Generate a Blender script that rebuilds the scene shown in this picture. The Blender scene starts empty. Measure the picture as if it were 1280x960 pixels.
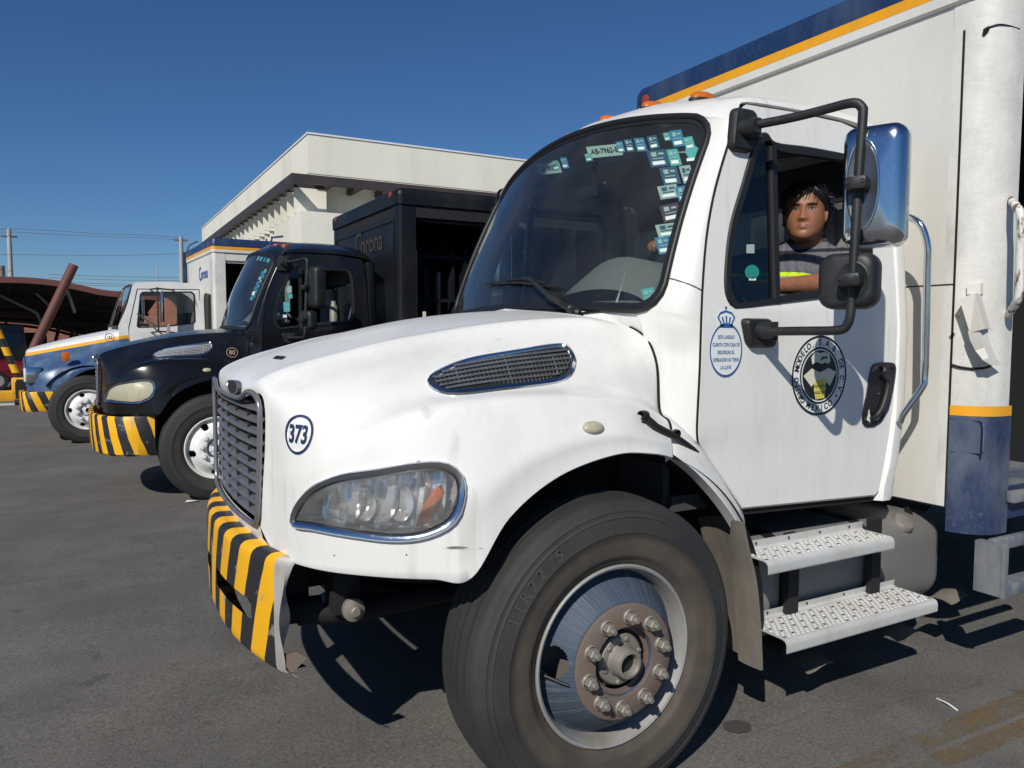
import bpy, bmesh, math, random
from math import radians, sin, cos, pi, hypot
from mathutils import Vector, Matrix
from mathutils.bvhtree import BVHTree

random.seed(7)
S = bpy.context.scene
COL = S.collection

# ------------------------------------------------------------------ camera
F_PX, YAW, PITCH, ROLL = 961.0, .504, .0671, .0019
EYE = Vector((-1.514, -3.172, 1.585))
cR = Vector((cos(YAW), -sin(YAW), 0))
cF = Vector((sin(YAW)*cos(PITCH), cos(YAW)*cos(PITCH), -sin(PITCH)))
cU = cR.cross(cF)
cR, cU = cR*cos(ROLL)+cU*sin(ROLL), -cR*sin(ROLL)+cU*cos(ROLL)
cam = bpy.data.cameras.new('camera'); cam_o = bpy.data.objects.new('camera', cam); COL.objects.link(cam_o)
cam_o.matrix_world = Matrix(((cR.x, cU.x, -cF.x, EYE.x), (cR.y, cU.y, -cF.y, EYE.y), (cR.z, cU.z, -cF.z, EYE.z), (0, 0, 0, 1)))
cam.sensor_width = 36; cam.sensor_fit = 'HORIZONTAL'; cam.lens = F_PX/1280*36
cam.clip_start = .05; cam.clip_end = 3000
S.camera = cam_o

# ------------------------------------------------------------------ sky, sun, exposure
TO_SUN = Vector((-.967, -.833, 1.0)).normalized()
W = bpy.data.worlds.new('World'); S.world = W; W.use_nodes = True
nt = W.node_tree
sky = nt.nodes.new('ShaderNodeTexSky'); sky.sky_type = 'NISHITA'; sky.sun_disc = False
sky.sun_elevation = math.asin(TO_SUN.z); sky.sun_rotation = math.atan2(TO_SUN.x, TO_SUN.y)
sky.altitude = 500; sky.air_density = 1.0; sky.dust_density = 0; sky.ozone_density = 10
hs = nt.nodes.new('ShaderNodeHueSaturation'); hs.inputs['Saturation'].default_value = 1.05
bg = nt.nodes['Background']; nt.links.new(sky.outputs[0], hs.inputs['Color']); nt.links.new(hs.outputs[0], bg.inputs[0]); bg.inputs[1].default_value = .067
sun = bpy.data.lights.new('sun', 'SUN'); sun.energy = 4.2; sun.angle = radians(.5); sun.color = (1, .955, .88)
sun_o = bpy.data.objects.new('sun', sun); COL.objects.link(sun_o)
sun_o.rotation_euler = TO_SUN.to_track_quat('Z', 'Y').to_euler()
S.view_settings.view_transform = 'Standard'; S.view_settings.look = 'None'
S.view_settings.exposure = 0; S.view_settings.gamma = 1; S.view_settings.use_curve_mapping = False

# ------------------------------------------------------------------ pixel of the photograph -> point on a real plane
def ray(px, py):
    return cF + cR*((px-640)/F_PX) - cU*((py-480)/F_PX)
def on(px, py, n, d):
    n = Vector(n); r = ray(px, py)
    return EYE + r*((d-n.dot(EYE))/n.dot(r))
def aty(px, py, y): return on(px, py, (0, 1, 0), y)
def atx(px, py, x): return on(px, py, (1, 0, 0), x)
def atz(px, py, z): return on(px, py, (0, 0, 1), z)

# ------------------------------------------------------------------ objects
def empty(name, loc=(0, 0, 0), rz=0, label=None, cat=None, group=None):
    o = bpy.data.objects.new(name, None); COL.objects.link(o); o.location = loc; o.rotation_euler = (0, 0, rz)
    o.empty_display_size = .2
    return tag(o, label, cat, group)
def tag(o, label=None, cat=None, group=None, kind=None):
    for k, v in (('label', label), ('category', cat), ('group', group), ('kind', kind)):
        if v: o[k] = v
    return o
def mk(name, V, Fc, m, parent=None, smooth=None, label=None, loc=None):
    me = bpy.data.meshes.new(name); me.from_pydata([tuple(v) for v in V], [], Fc)
    me.validate()
    return link(name, me, m, parent, smooth, label, loc)
def link(name, me, m, parent=None, smooth=None, label=None, loc=None):
    o = bpy.data.objects.new(name, me); COL.objects.link(o)
    for k in (m if isinstance(m, (list, tuple)) else [m]): me.materials.append(k)
    if parent: o.parent = parent
    if loc is not None: o.location = loc
    if label: o['label'] = label
    if smooth is not None:
        bm = bmesh.new(); bm.from_mesh(me)
        bmesh.ops.recalc_face_normals(bm, faces=bm.faces)
        for f in bm.faces: f.smooth = True
        a = radians(smooth)
        for e in bm.edges:
            if len(e.link_faces) == 2: e.smooth = e.calc_face_angle(0) < a
        bm.to_mesh(me); bm.free()
    return o
class MB:
    """collects shapes into one mesh"""
    def __init__(s): s.V = []; s.F = []
    def add(s, V, Fc):
        b = len(s.V); s.V += [Vector(v) for v in V]; s.F += [[i+b for i in f] for f in Fc]; return s
    def box(s, a, b, bev=0, rot=None, org=None):
        bm = bmesh.new(); bmesh.ops.create_cube(bm, size=1)
        for v in bm.verts:
            v.co = Vector([a[i]+(v.co[i]+.5)*(b[i]-a[i]) for i in range(3)])
        if bev: bmesh.ops.bevel(bm, geom=bm.edges[:], offset=bev, segments=2, profile=.5, affect='EDGES')
        if rot:
            bmesh.ops.rotate(bm, verts=bm.verts, cent=org or (Vector(a)+Vector(b))/2, matrix=rot)
        return s.bm(bm)
    def bm(s, bm):
        bm.verts.index_update(); s.add([v.co.copy() for v in bm.verts], [[v.index for v in f.verts] for f in bm.faces]); bm.free(); return s
    def tube(s, pts, r, seg=10, cap=True, closed=False):
        V, Fc = tube_geo(pts, r, seg, cap, closed); return s.add(V, Fc)
    def lathe(s, prof, seg=48, org=(0, 0, 0), axis='y', a0=0, a1=2*pi):
        full = abs(a1-a0-2*pi) < 1e-6; n = seg if full else seg+1; V = []; Fc = []
        for r, h in prof:
            for k in range(n):
                t = a0+(a1-a0)*k/seg
                c, d = r*cos(t), r*sin(t)
                p = {'y': (c, h, d), 'x': (h, c, d), 'z': (c, d, h)}[axis]
                V.append(Vector(p)+Vector(org))
        for i in range(len(prof)-1):
            for k in range(seg):
                k2 = (k+1) % n
                Fc.append([i*n+k, i*n+k2, (i+1)*n+k2, (i+1)*n+k])
        return s.add(V, Fc)
    def grid(s, P, closed=False):
        R, Cn = len(P), len(P[0]); V = [p for r in P for p in r]; Fc = []
        for i in range(R-1):
            for j in range(Cn if closed else Cn-1):
                j2 = (j+1) % Cn
                Fc.append([i*Cn+j, i*Cn+j2, (i+1)*Cn+j2, (i+1)*Cn+j])
        return s.add(V, Fc)
    def prism(s, poly, vec):
        n = len(poly); vec = Vector(vec); V = [Vector(p) for p in poly]+[Vector(p)+vec for p in poly]
        Fc = [list(range(n)), list(range(2*n-1, n-1, -1))]+[[i, (i+1) % n, n+(i+1) % n, n+i] for i in range(n)]
        return s.add(V, Fc)
    def mirror(s, axis=1):
        V = [v.copy() for v in s.V]
        for v in V: v[axis] = -v[axis]
        return s.add(V, [f[::-1] for f in s.F])
    def mesh(s, name):
        me = bpy.data.meshes.new(name); me.from_pydata([tuple(v) for v in s.V], [], s.F); me.validate(); return me
    def build(s, name, m, parent=None, smooth=40, label=None, loc=None, weld=0):
        me = s.mesh(name)
        if weld:
            bm = bmesh.new(); bm.from_mesh(me); bmesh.ops.remove_doubles(bm, verts=bm.verts, dist=weld); bm.to_mesh(me); bm.free()
        return link(name, me, m, parent, smooth, label, loc)
def tube_geo(pts, r, seg=10, cap=True, closed=False):
    pts = [Vector(p) for p in pts]; n = len(pts); V = []; Fc = []
    rs = r if isinstance(r, (list, tuple)) else [r]*n
    up = None
    for i, p in enumerate(pts):
        a = pts[i-1] if (i > 0 or closed) else p
        b = pts[(i+1) % n] if (i < n-1 or closed) else p
        t = (b-a).normalized()
        if up is None:
            up = t.orthogonal().normalized()
        up = (up-t*up.dot(t)); up = up.normalized() if up.length > 1e-6 else t.orthogonal().normalized()
        w = t.cross(up)
        for k in range(seg):
            q = 2*pi*k/seg; V.append(p+(up*cos(q)+w*sin(q))*rs[i])
    m = n if closed else n-1
    for i in range(m):
        i2 = (i+1) % n
        for k in range(seg):
            k2 = (k+1) % seg; Fc.append([i*seg+k, i*seg+k2, i2*seg+k2, i2*seg+k])
    if cap and not closed:
        Fc.append(list(range(seg))[::-1]); Fc.append([(n-1)*seg+k for k in range(seg)])
    return V, Fc
def cr(p0, p1, p2, p3, t):
    return .5*((2*p1)+(p2-p0)*t+(2*p0-5*p1+4*p2-p3)*t*t+(3*p1-p0-3*p2+p3)*t*t*t)
def spline(pts, k=6, closed=False):
    pts = [Vector(p) for p in pts]; n = len(pts); out = []
    for i in range(n if closed else n-1):
        if closed: q = [pts[(i+j) % n] for j in (-1, 0, 1, 2)]
        else: q = [pts[i-1] if i else 2*pts[0]-pts[1], pts[i], pts[i+1], pts[i+2] if i+2 < n else 2*pts[-1]-pts[-2]]
        for j in range(k): out.append(cr(*q, j/k))
    if not closed: out.append(pts[-1])
    return out
def fine(P, ku=5, kv=5):
    """interpolating surface through a net of points"""
    A = [spline(r, kv) for r in P]
    B = [spline([A[i][j] for i in range(len(A))], ku) for j in range(len(A[0]))]
    return [[B[j][i] for j in range(len(B))] for i in range(len(B[0]))]
def resample(pts, n, closed=True):
    pts = [Vector(p) for p in pts]; q = pts+[pts[0]] if closed else pts
    L = [0]
    for i in range(len(q)-1): L.append(L[-1]+(q[i+1]-q[i]).length)
    out = []; j = 0
    for k in range(n):
        s = L[-1]*k/(n if closed else n-1)
        while j < len(q)-2 and L[j+1] < s: j += 1
        d = L[j+1]-L[j]; out.append(q[j].lerp(q[j+1], (s-L[j])/d if d else 0))
    return out
def rrect(w, h, r, k=6):
    """rounded rectangle outline in 2D, centred"""
    o = []
    for cx, cy, a in ((w/2-r, h/2-r, 0), (-w/2+r, h/2-r, 90), (-w/2+r, -h/2+r, 180), (w/2-r, -h/2+r, 270)):
        for i in range(k+1):
            t = radians(a+90*i/k); o.append((cx+r*cos(t), cy+r*sin(t)))
    return o

# ------------------------------------------------------------------ materials
def base(name, col, rough=.5, metal=0, coat=0, spec=.5):
    m = bpy.data.materials.new(name); m.use_nodes = True; n = m.node_tree
    b = n.nodes['Principled BSDF']
    b.inputs['Base Color'].default_value = (*col, 1); b.inputs['Roughness'].default_value = rough
    b.inputs['Metallic'].default_value = metal; b.inputs['Coat Weight'].default_value = coat
    b.inputs['Coat Roughness'].default_value = .08; b.inputs['Specular IOR Level'].default_value = spec
    return m, n, b
def N(n, t, **kw):
    x = n.nodes.new('ShaderNode'+t)
    for k, v in kw.items():
        if k.startswith('i_'):
            x.inputs[int(k[2:])].default_value = v
        else: setattr(x, k, v)
    return x
def ramp(n, src, stops):
    r = N(n, 'ValToRGB'); n.links.new(src, r.inputs[0]); e = r.color_ramp.elements
    while len(e) < len(stops): e.new(.5)
    for x, (p, c) in zip(e, stops): x.position = p; x.color = (c, c, c, 1) if isinstance(c, (int, float)) else (*c, 1)
    return r.outputs[0]
def noise(n, scale, detail=4, stretch=(1, 1, 1), rough=.6, coords='Object'):
    t = N(n, 'TexCoord'); mp = N(n, 'Mapping'); mp.inputs['Scale'].default_value = stretch
    n.links.new(t.outputs[coords], mp.inputs[0])
    x = N(n, 'TexNoise'); x.inputs['Scale'].default_value = scale; x.inputs['Detail'].default_value = detail
    x.inputs['Roughness'].default_value = rough; n.links.new(mp.outputs[0], x.inputs[0]); return x.outputs['Fac']
def mixc(n, f, a, b):
    x = N(n, 'MixRGB')
    for s, v in ((0, f), (1, a), (2, b)):
        if hasattr(v, 'links') or hasattr(v, 'is_linked'): n.links.new(v, x.inputs[s])
        elif isinstance(v, (int, float)): x.inputs[s].default_value = v
        else: x.inputs[s].default_value = (*v, 1)
    return x.outputs[0]
def math_(n, op, a, b=None, c=None):
    x = N(n, 'Math'); x.operation = op
    for i, v in enumerate((a, b, c)):
        if v is None: continue
        if isinstance(v, (int, float)): x.inputs[i].default_value = v
        else: n.links.new(v, x.inputs[i])
    return x.outputs[0]
def xyz(n, coords='Object'):
    t = N(n, 'TexCoord'); s = N(n, 'SeparateXYZ'); n.links.new(t.outputs[coords], s.inputs[0]); return s.outputs
def bump(n, b, h, strength=.3, dist=.01):
    x = N(n, 'Bump'); x.inputs['Strength'].default_value = strength; x.inputs['Distance'].default_value = dist
    n.links.new(h, x.inputs['Height']); n.links.new(x.outputs[0], b.inputs['Normal'])
def worn(name, col, dirt, amount=.5, scale=3, rough=.4, metal=0, coat=0, stretch=(1, 1, .35), lo=.45, hi=.75, bmp=0, fine_=60, rough_var=.15):
    """a surface colour with patchy dirt or wear of its own"""
    m, n, b = base(name, col, rough, metal, coat)
    f = ramp(n, noise(n, scale, 6, stretch), [(lo, 0), (hi, amount)])
    g = ramp(n, noise(n, fine_, 3), [(.55, 0), (.8, amount*.6)])
    mx = math_(n, 'MAXIMUM', f, g)
    n.links.new(mixc(n, mx, col, dirt), b.inputs['Base Color'])
    n.links.new(math_(n, 'MULTIPLY_ADD', mx, rough_var, rough), b.inputs['Roughness'])
    if bmp: bump(n, b, noise(n, fine_, 3), bmp, .004)
    return m
def scratched_white(name, col, dirt):
    m, n, b = base(name, col, .38, 0, .25)
    f = ramp(n, noise(n, 2.6, 8, (1, 1, .22), .75), [(.46, 0), (.82, .42)])
    s1 = ramp(n, noise(n, 9, 2, (.35, 1, 6), .4), [(.60, 0), (.72, .28)])
    sp = ramp(n, noise(n, 85, 2), [(.72, 0), (.78, .7)])
    dr = ramp(n, noise(n, 17, 3, (1, 1, .035), .5), [(.60, 0), (.68, .34)]); f = math_(n, 'MAXIMUM', f, math_(n, 'MULTIPLY', dr, ramp(n, noise(n, 3.1, 3), [(.40, 0), (.6, 1)])))
    mx = math_(n, 'MAXIMUM', f, math_(n, 'MULTIPLY', s1, f)); mx = math_(n, 'MAXIMUM', mx, math_(n, 'MULTIPLY', sp, .5))
    n.links.new(mixc(n, mx, col, dirt), b.inputs['Base Color'])
    n.links.new(math_(n, 'MULTIPLY_ADD', mx, .35, .3), b.inputs['Roughness'])
    bump(n, b, noise(n, 5, 2), .04, .02)
    return m
def glass_mat(name, tint=(.80, .86, .84), refl=1.0, rough=.01):
    m = bpy.data.materials.new(name); m.use_nodes = True; n = m.node_tree; n.nodes.clear()
    o = N(n, 'OutputMaterial'); t = N(n, 'BsdfTransparent'); t.inputs[0].default_value = (*tint, 1)
    g = N(n, 'BsdfGlossy'); g.inputs['Roughness'].default_value = rough; g.inputs[0].default_value = (refl, refl, refl, 1)
    f = N(n, 'Fresnel'); f.inputs[0].default_value = 1.6
    x = N(n, 'MixShader'); n.links.new(f.outputs[0], x.inputs[0]); n.links.new(t.outputs[0], x.inputs[1]); n.links.new(g.outputs[0], x.inputs[2])
    n.links.new(x.outputs[0], o.inputs[0]); return m
def flat(name, col, rough=.5, metal=0, coat=0): return base(name, col, rough, metal, coat)[0]

M = {}
M['white'] = scratched_white('white paint', (.785, .78, .745), (.42, .38, .32))
M['boxwhite'] = worn('box white paint', (.67, .66, .61), (.44, .40, .33), .55, 1.6, .45, stretch=(1, 1, .3), bmp=.15)
def scraped():
    m, n, b = base('scraped white post', (.68, .67, .63), .5)
    f = ramp(n, noise(n, 3, 7, (1, 1, .5), .7), [(.45, 0), (.75, .5)])
    g1 = ramp(n, noise(n, 16, 6, (.8, .8, 1.9), .8), [(.60, 0), (.67, .6)]); gm = ramp(n, noise(n, 1.7, 3), [(.45, 0), (.62, 1)])
    c1 = ramp(n, noise(n, 60, 4, (1, 1, 1), .7), [(.68, 0), (.71, .9)])
    mx = math_(n, 'MAXIMUM', f, math_(n, 'MULTIPLY', g1, gm)); mx = math_(n, 'MAXIMUM', mx, math_(n, 'MULTIPLY', c1, gm))
    n.links.new(mixc(n, mx, (.68, .67, .63), (.20, .19, .17)), b.inputs['Base Color']); bump(n, b, noise(n, 16, 5, (.8, .8, 1.8), .7), .22, .012); return m
M['scraped'] = scraped()
M['black'] = worn('black paint', (.0055, .006, .0075), (.04, .04, .04), .25, 3, .2, coat=.25)
M['blackbox'] = worn('dull black paint', (.008, .009, .012), (.04, .04, .04), .4, 3, .42)
M['blue'] = worn('navy paint', (.012, .032, .095), (.10, .13, .17), .5, 4, .4, fine_=45)
M['bluedirty'] = worn('scuffed navy paint', (.018, .034, .085), (.15, .175, .21), .8, 5, .5, fine_=50, lo=.42, hi=.75, stretch=(1, 1, .5))
M['steelstep'] = worn('scuffed grey blue steel', (.075, .095, .14), (.24, .24, .23), .85, 8, .55, fine_=45, lo=.38, hi=.66)
M['orange'] = worn('orange stripe', (.82, .36, .008), (.45, .25, .06), .4, 6, .4)
M['rubber'] = flat('black rubber', (.010, .010, .011), .5)
M['plastic'] = worn('black plastic', (.011, .012, .013), (.045, .045, .045), .5, 12, .5, bmp=.15, fine_=150)
M['dark'] = flat('dark underbody', (.010, .010, .011), .8)
M['seam'] = flat('seam shadow gap rubber', (.006, .006, .006), .9)
M['chrome'] = worn('chrome', (.60, .62, .66), (.22, .21, .20), .5, 8, .13, 1, rough_var=.4, lo=.5, hi=.8)
M['chromedk'] = flat('dull dark chrome', (.16, .165, .18), .3, .8)
M['alu'] = worn('cast aluminium', (.60, .60, .58), (.36, .32, .26), .6, 5, .45, .25, fine_=40)
M['tank'] = worn('dusty aluminium tank', (.25, .25, .25), (.19, .175, .15), .8, 3, .55, .4, stretch=(.5, 1, 1), lo=.35, hi=.6)
M['rust'] = worn('rusty steel', (.17, .135, .115), (.22, .12, .07), .6, 30, .8, .2, bmp=.4, fine_=70)
M['nut'] = worn('dusty steel', (.27, .25, .22), (.20, .16, .12), .6, 20, .6, .4)
M['flap'] = worn('dusty rubber flap', (.14, .125, .105), (.26, .22, .17), .7, 8, .9, fine_=50, bmp=.3)
M['amber'] = flat('amber lens', (.55, .13, .008), .25, 0, .3)
M['grille'] = worn('dirty grille plastic', (.25, .255, .27), (.13, .12, .115), .8, 14, .3, .55, fine_=40)
M['brightslat'] = flat('bright grille slat', (.72, .72, .72), .35, .5)
M['red'] = flat('red lens', (.30, .05, .02), .3, 0, .2); M['dullred'] = flat('faded red lens', (.20, .035, .02), .4)
M['glass'] = glass_mat('window glass')
M['darkglass'] = glass_mat('tinted glass', (.30, .40, .40))
M['lamp'] = glass_mat('clear lamp cover', (.88, .88, .88), 1.0, .05)
def haze_lens(m, amt, st=(.4, .4, 2.2)):
    n = m.node_tree; o = next(x for x in n.nodes if x.type == 'OUTPUT_MATERIAL'); src = o.inputs[0].links[0].from_socket
    d = N(n, 'BsdfDiffuse'); d.inputs[0].default_value = (.75, .76, .74, 1); x = N(n, 'MixShader')
    f = ramp(n, noise(n, 9, 5, st), [(.35, amt*.3), (.7, amt*1.6)]); n.links.new(f, x.inputs[0]); n.links.new(src, x.inputs[1]); n.links.new(d.outputs[0], x.inputs[2]); n.links.new(x.outputs[0], o.inputs[0])
haze_lens(M['lamp'], .09)
for k_, v_ in (('blackbox', .2), ('black', .35)): M[k_].node_tree.nodes['Principled BSDF'].inputs['Specular IOR Level'].default_value = v_
M['fog'] = worn('yellowed lamp cover', (.42, .40, .28), (.55, .50, .33), .8, 9, .25, coat=.5)
M['lampin'] = flat('lamp reflector', (.80, .80, .79), .22, .75)
M['lampdark'] = flat('lamp housing', (.70, .70, .71), .4, .1)
M['ink'] = flat('black ink', (.012, .012, .018), .5)
M['navyink'] = flat('navy ink', (.012, .025, .09), .5)
M['blueink'] = flat('blue ink', (.02, .10, .33), .5)
M['wsticker'] = flat('white sticker', (.78, .80, .78), .45)
M['cream'] = flat('cream ink', (.68, .66, .55), .5)
M['yink'] = flat('yellow ink', (.66, .60, .12), .5)
M['skin'] = None
M['inter'] = flat('dark interior trim', (.055, .057, .06), .75)
M['dash'] = worn('grey dashboard', (.17, .18, .175), (.10, .10, .10), .4, 4, .7)
M['seat'] = flat('grey seat cloth', (.10, .10, .105), .9)
M['liner'] = flat('grey headliner', (.30, .30, .29), .9)
M['shield'] = glass_mat('dusty windscreen', (.82, .88, .86)); haze_lens(M['shield'], .020, (.25, .25, .25))

# ------------------------------------------------------------------ ground
def slope(y): return -.0125*(max(y, -1.15)+1.15) if y < 40 else -.514
def asphalt():
    m, n, b = base('asphalt', (.06, .06, .058), .85)
    big = ramp(n, noise(n, .35, 5, (1, 1, 1), .6, 'Object'), [(.35, (.112, .107, .099)), (.65, (.160, .150, .135))])
    st = ramp(n, noise(n, 2.3, 5), [(.36, .82), (.6, 1)])
    gr = ramp(n, noise(n, 75, 5, rough=.85), [(.32, .45), (.68, 1.55)])
    oil = ramp(n, noise(n, .9, 3, (1, .4, 1)), [(.62, 1), (.74, .75)])
    def mul(a, b_):
        x = N(n, 'MixRGB'); x.blend_type = 'MULTIPLY'; x.inputs[0].default_value = 1
        n.links.new(a, x.inputs[1]); n.links.new(b_, x.inputs[2]); return x.outputs[0]
    c = mul(mul(mul(big, st), gr), oil)
    c = mul(c, ramp(n, noise(n, 5.5, 3), [(.66, 1), (.70, .72)])); c = mul(c, ramp(n, noise(n, 1.3, 5, (.25, 2.2, 1)), [(.40, .93), (.55, 1)]))
    # thin cracks
    t = N(n, 'TexCoord'); v = N(n, 'TexVoronoi'); v.feature = 'DISTANCE_TO_EDGE'; v.inputs['Scale'].default_value = .55
    ns = N(n, 'TexNoise'); ns.inputs['Scale'].default_value = 2.5; ns.inputs['Detail'].default_value = 5
    n.links.new(t.outputs['Object'], ns.inputs[0])
    va = N(n, 'VectorMath'); va.operation = 'MULTIPLY_ADD'; va.inputs[1].default_value = (.35, .35, 0)
    n.links.new(ns.outputs['Color'], va.inputs[0]); n.links.new(t.outputs['Object'], va.inputs[2]); n.links.new(va.outputs[0], v.inputs[0])
    ck = ramp(n, v.outputs['Distance'], [(.001, .8), (.003, 1)])
    c = mul(c, ck)
    # small pale specks of grit
    sp = ramp(n, noise(n, 48, 2), [(.70, 0), (.76, .35)])
    sp2 = ramp(n, noise(n, 20, 3), [(.70, 0), (.74, .5)])
    c = mixc(n, sp, c, (.26, .24, .21)); n.links.new(mixc(n, sp2, c, (.045, .043, .04)), b.inputs['Base Color'])
    bump(n, b, noise(n, 130, 4, rough=.8), .55, .006)
    return m
mb = MB()
ys = [-60, -20, -8, -4, -1.15]+[i for i in range(0, 41, 2)]+[60, 120, 400, 1500]
xs = [-1500, -300, -100, -40]+list(range(-20, 21, 4))+[40, 100, 300, 1500]
mb.grid([[(x, y, slope(y)) for x in xs] for y in ys])
g = mb.build('ground', asphalt(), smooth=60); tag(g, kind='structure')

# ------------------------------------------------------------------ shape data of the bonneted cab (local: x back, -y driver side, front axle at x 0)
HOOD = [
 [(-1.035,0,1.345),(-1.025,-.27,1.35),(-1.005,-.46,1.375),(-1.0,-.525,1.33),(-1.0,-.515,1.20),(-1.005,-.50,1.09),(-1.01,-.485,1.0),(-1.012,-.46,.918)],
 [(-1.045,0,1.385),(-1.03,-.28,1.39),(-.995,-.49,1.405),(-.985,-.575,1.34),(-.985,-.575,1.2),(-.985,-.575,1.08),(-.985,-.57,.97),(-.985,-.56,.847)],
 [(-1.01,0,1.435),(-.98,-.33,1.435),(-.945,-.50,1.43),(-.945,-.68,1.34),(-.955,-.70,1.22),(-.955,-.71,1.08),(-.955,-.71,.95),(-.95,-.71,.845)],
 [(-.90,0,1.49),(-.87,-.36,1.475),(-.85,-.52,1.465),(-.85,-.72,1.37),(-.875,-.82,1.27),(-.89,-.855,1.15),(-.885,-.86,.99),(-.875,-.85,.845)],
 [(-.76,0,1.535),(-.73,-.40,1.515),(-.71,-.54,1.50),(-.71,-.76,1.415),(-.73,-.88,1.345),(-.775,-.965,1.26),(-.77,-.99,1.03),(-.75,-.99,.848)],
 [(-.60,0,1.577),(-.58,-.43,1.553),(-.56,-.57,1.538),(-.55,-.80,1.445),(-.565,-.90,1.385),(-.62,-1.025,1.325),(-.65,-1.075,1.08),(-.63,-1.085,.85)],
 [(-.44,0,1.615),(-.42,-.46,1.585),(-.40,-.60,1.563),(-.40,-.83,1.462),(-.41,-.92,1.40),(-.45,-1.045,1.35),(-.51,-1.12,1.13),(-.529,-1.14,.853)],
 [(-.27,0,1.65),(-.25,-.49,1.615),(-.24,-.63,1.588),(-.24,-.85,1.477),(-.25,-.93,1.408),(-.27,-1.05,1.362),(-.33,-1.122,1.22),(-.40,-1.14,1.02)],
 [(-.09,0,1.674),(-.07,-.52,1.636),(-.06,-.66,1.608),(-.06,-.865,1.487),(-.07,-.935,1.408),(-.09,-1.05,1.36),(-.14,-1.122,1.26),(-.22,-1.14,1.133)],
 [(.07,0,1.687),(.09,-.55,1.65),(.11,-.70,1.615),(.12,-.885,1.49),(.11,-.94,1.395),(.09,-1.042,1.335),(.05,-1.118,1.26),(.0,-1.14,1.185)],
 [(.15,0,1.692),(.17,-.56,1.652),(.22,-.74,1.614),(.25,-.90,1.49),(.24,-.943,1.37),(.22,-1.03,1.30),(.19,-1.105,1.225),(.16,-1.137,1.175)],
 [(.2,0,1.695),(.23,-.56,1.656),(.33,-.80,1.597),(.345,-.905,1.49),(.335,-.945,1.30),(.31,-1.03,1.265),(.275,-1.09,1.205),(.262,-1.115,1.151)]]
hood_g = fine([[Vector(p) for p in c] for c in HOOD], 8, 8)
for _ in range(14):
    q = [r[:] for r in hood_g]
    for i in range(1, len(q)-1):
        for j in range(0, len(q[0])-1):
            up = q[i][j-1] if j else Vector((q[i][1].x, -q[i][1].y, q[i][1].z))
            hood_g[i][j] = q[i][j]*.4+(q[i-1][j]+q[i+1][j]+up+q[i][j+1])*.15
gs = lambda j, c, w: math.exp(-((j*.75-c)/w)**2)
for i, r in enumerate(hood_g):
    e_ = min(1, i/8)*min(1, (len(hood_g)-1-i)/8)
    for j, p in enumerate(r):
        p.z += e_*(.010*gs(j, 10, 1.6)-.006*gs(j, 13.5, 2)); p.y -= e_*(.007*gs(j, 29, 1.7)-.003*gs(j, 25.5, 2.2)+.006*gs(j, 37, 1.4)*(1 if i > 46 else 0)); p.z += e_*.006*gs(j, 29, 1.7)
hb = MB().grid(hood_g)
hood_bvh = BVHTree.FromPolygons([tuple(v) for v in hb.V], hb.F)
def on_hood(px, py):
    h = hood_bvh.ray_cast(EYE, ray(px, py).normalized())
    if h[0] is None:
        h = hood_bvh.find_nearest(aty(px, py, -1.05))
    nrm = h[1] if h[1].y < 0 else -h[1]
    return h[0], nrm
def avg_plane(pts, nrms):
    c = sum(pts, Vector())/len(pts); n = sum(nrms, Vector()).normalized()
    u = Vector((0, 0, 1)).cross(n).normalized(); u = u if u.x > 0 else -u
    v = n.cross(u); v = v if v.z > 0 else -v
    return c, n, u, v
def inside(p, poly):
    x, y = p; r = False; j = len(poly)-1
    for i in range(len(poly)):
        if (poly[i][1] > y) != (poly[j][1] > y) and x < (poly[j][0]-poly[i][0])*(y-poly[i][1])/(poly[j][1]-poly[i][1])+poly[i][0]: r = not r
        j = i
    return r
def loop_on_hood(pix, n):
    a = [on_hood(*p) for p in pix]
    pts = resample(spline([p for p, _ in a], 8, True), n)
    out = []
    for p in pts:
        h = hood_bvh.find_nearest(p); nn = h[1] if h[1].y < 0 else -h[1]; out.append((h[0], nn))
    return out
HEAD_PX = [(367,651),(371,632),(390,608),(425,592),(470,585),(520,577),(556,577),(577,590),(584,614),(578,640),(563,660),(530,674),(490,677),(440,671),(395,663),(372,660)]
head_loop = loop_on_hood(HEAD_PX, 48)
hc, hn, hu, hv = avg_plane([p for p, _ in head_loop], [n for _, n in head_loop])
head2 = [((p-hc).dot(hu), (p-hc).dot(hv)) for p, _ in head_loop]
VENT_PX = [(533,477),(550,462),(585,449),(640,439),(690,431),(708,432),(718,444),(720,456),(712,472),(690,481),(640,487),(580,494),(548,491)]
vent_loop = loop_on_hood(VENT_PX, 48)
vc, vn, vu, vv = avg_plane([p for p, _ in vent_loop], [n for _, n in vent_loop])

def yd(z):
    return -1.02+(.09*(z-1.62) if z > 1.62 else 0)+.06*max(0, 1.2-z)**2
def on_side(px, py, out=0):
    p = aty(px, py, -1.02)
    if p.z > 1.62: p = on(px, py, (0, 1, -.09), -1.02-.1458)
    for _ in range(4):
        p = aty(px, py, yd(p.z)-out) if p.z < 1.62 else on(px, py, (0, 1, -.09), -1.1658-out)
    return p
DOOR_PX = [(933,129),(925.6,136.5),(918,155),(909.6,183),(900.8,212),(891.4,248.5),(883,300),(878,370),(875,460),(872,520),(871.7,543),(874.8,558),(890,582),(929,640)]
door_front = [on_side(*p) for p in DOOR_PX]
door_out = [Vector((v.x, v.y, v.z)) for v in door_front]
def side(x, z, out=0): return Vector((x, yd(z)-out, z))
for x, z in ((1.52, .856), (1.545, .87), (1.572, 1.0), (1.60, 1.15), (1.615, 1.4), (1.615, 1.8), (1.60, 2.2), (1.575, 2.36), (1.545, 2.435), (1.3, 2.476), (1.0, 2.480), (.80, 2.474)):
    door_out.append(side(x, z))
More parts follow.
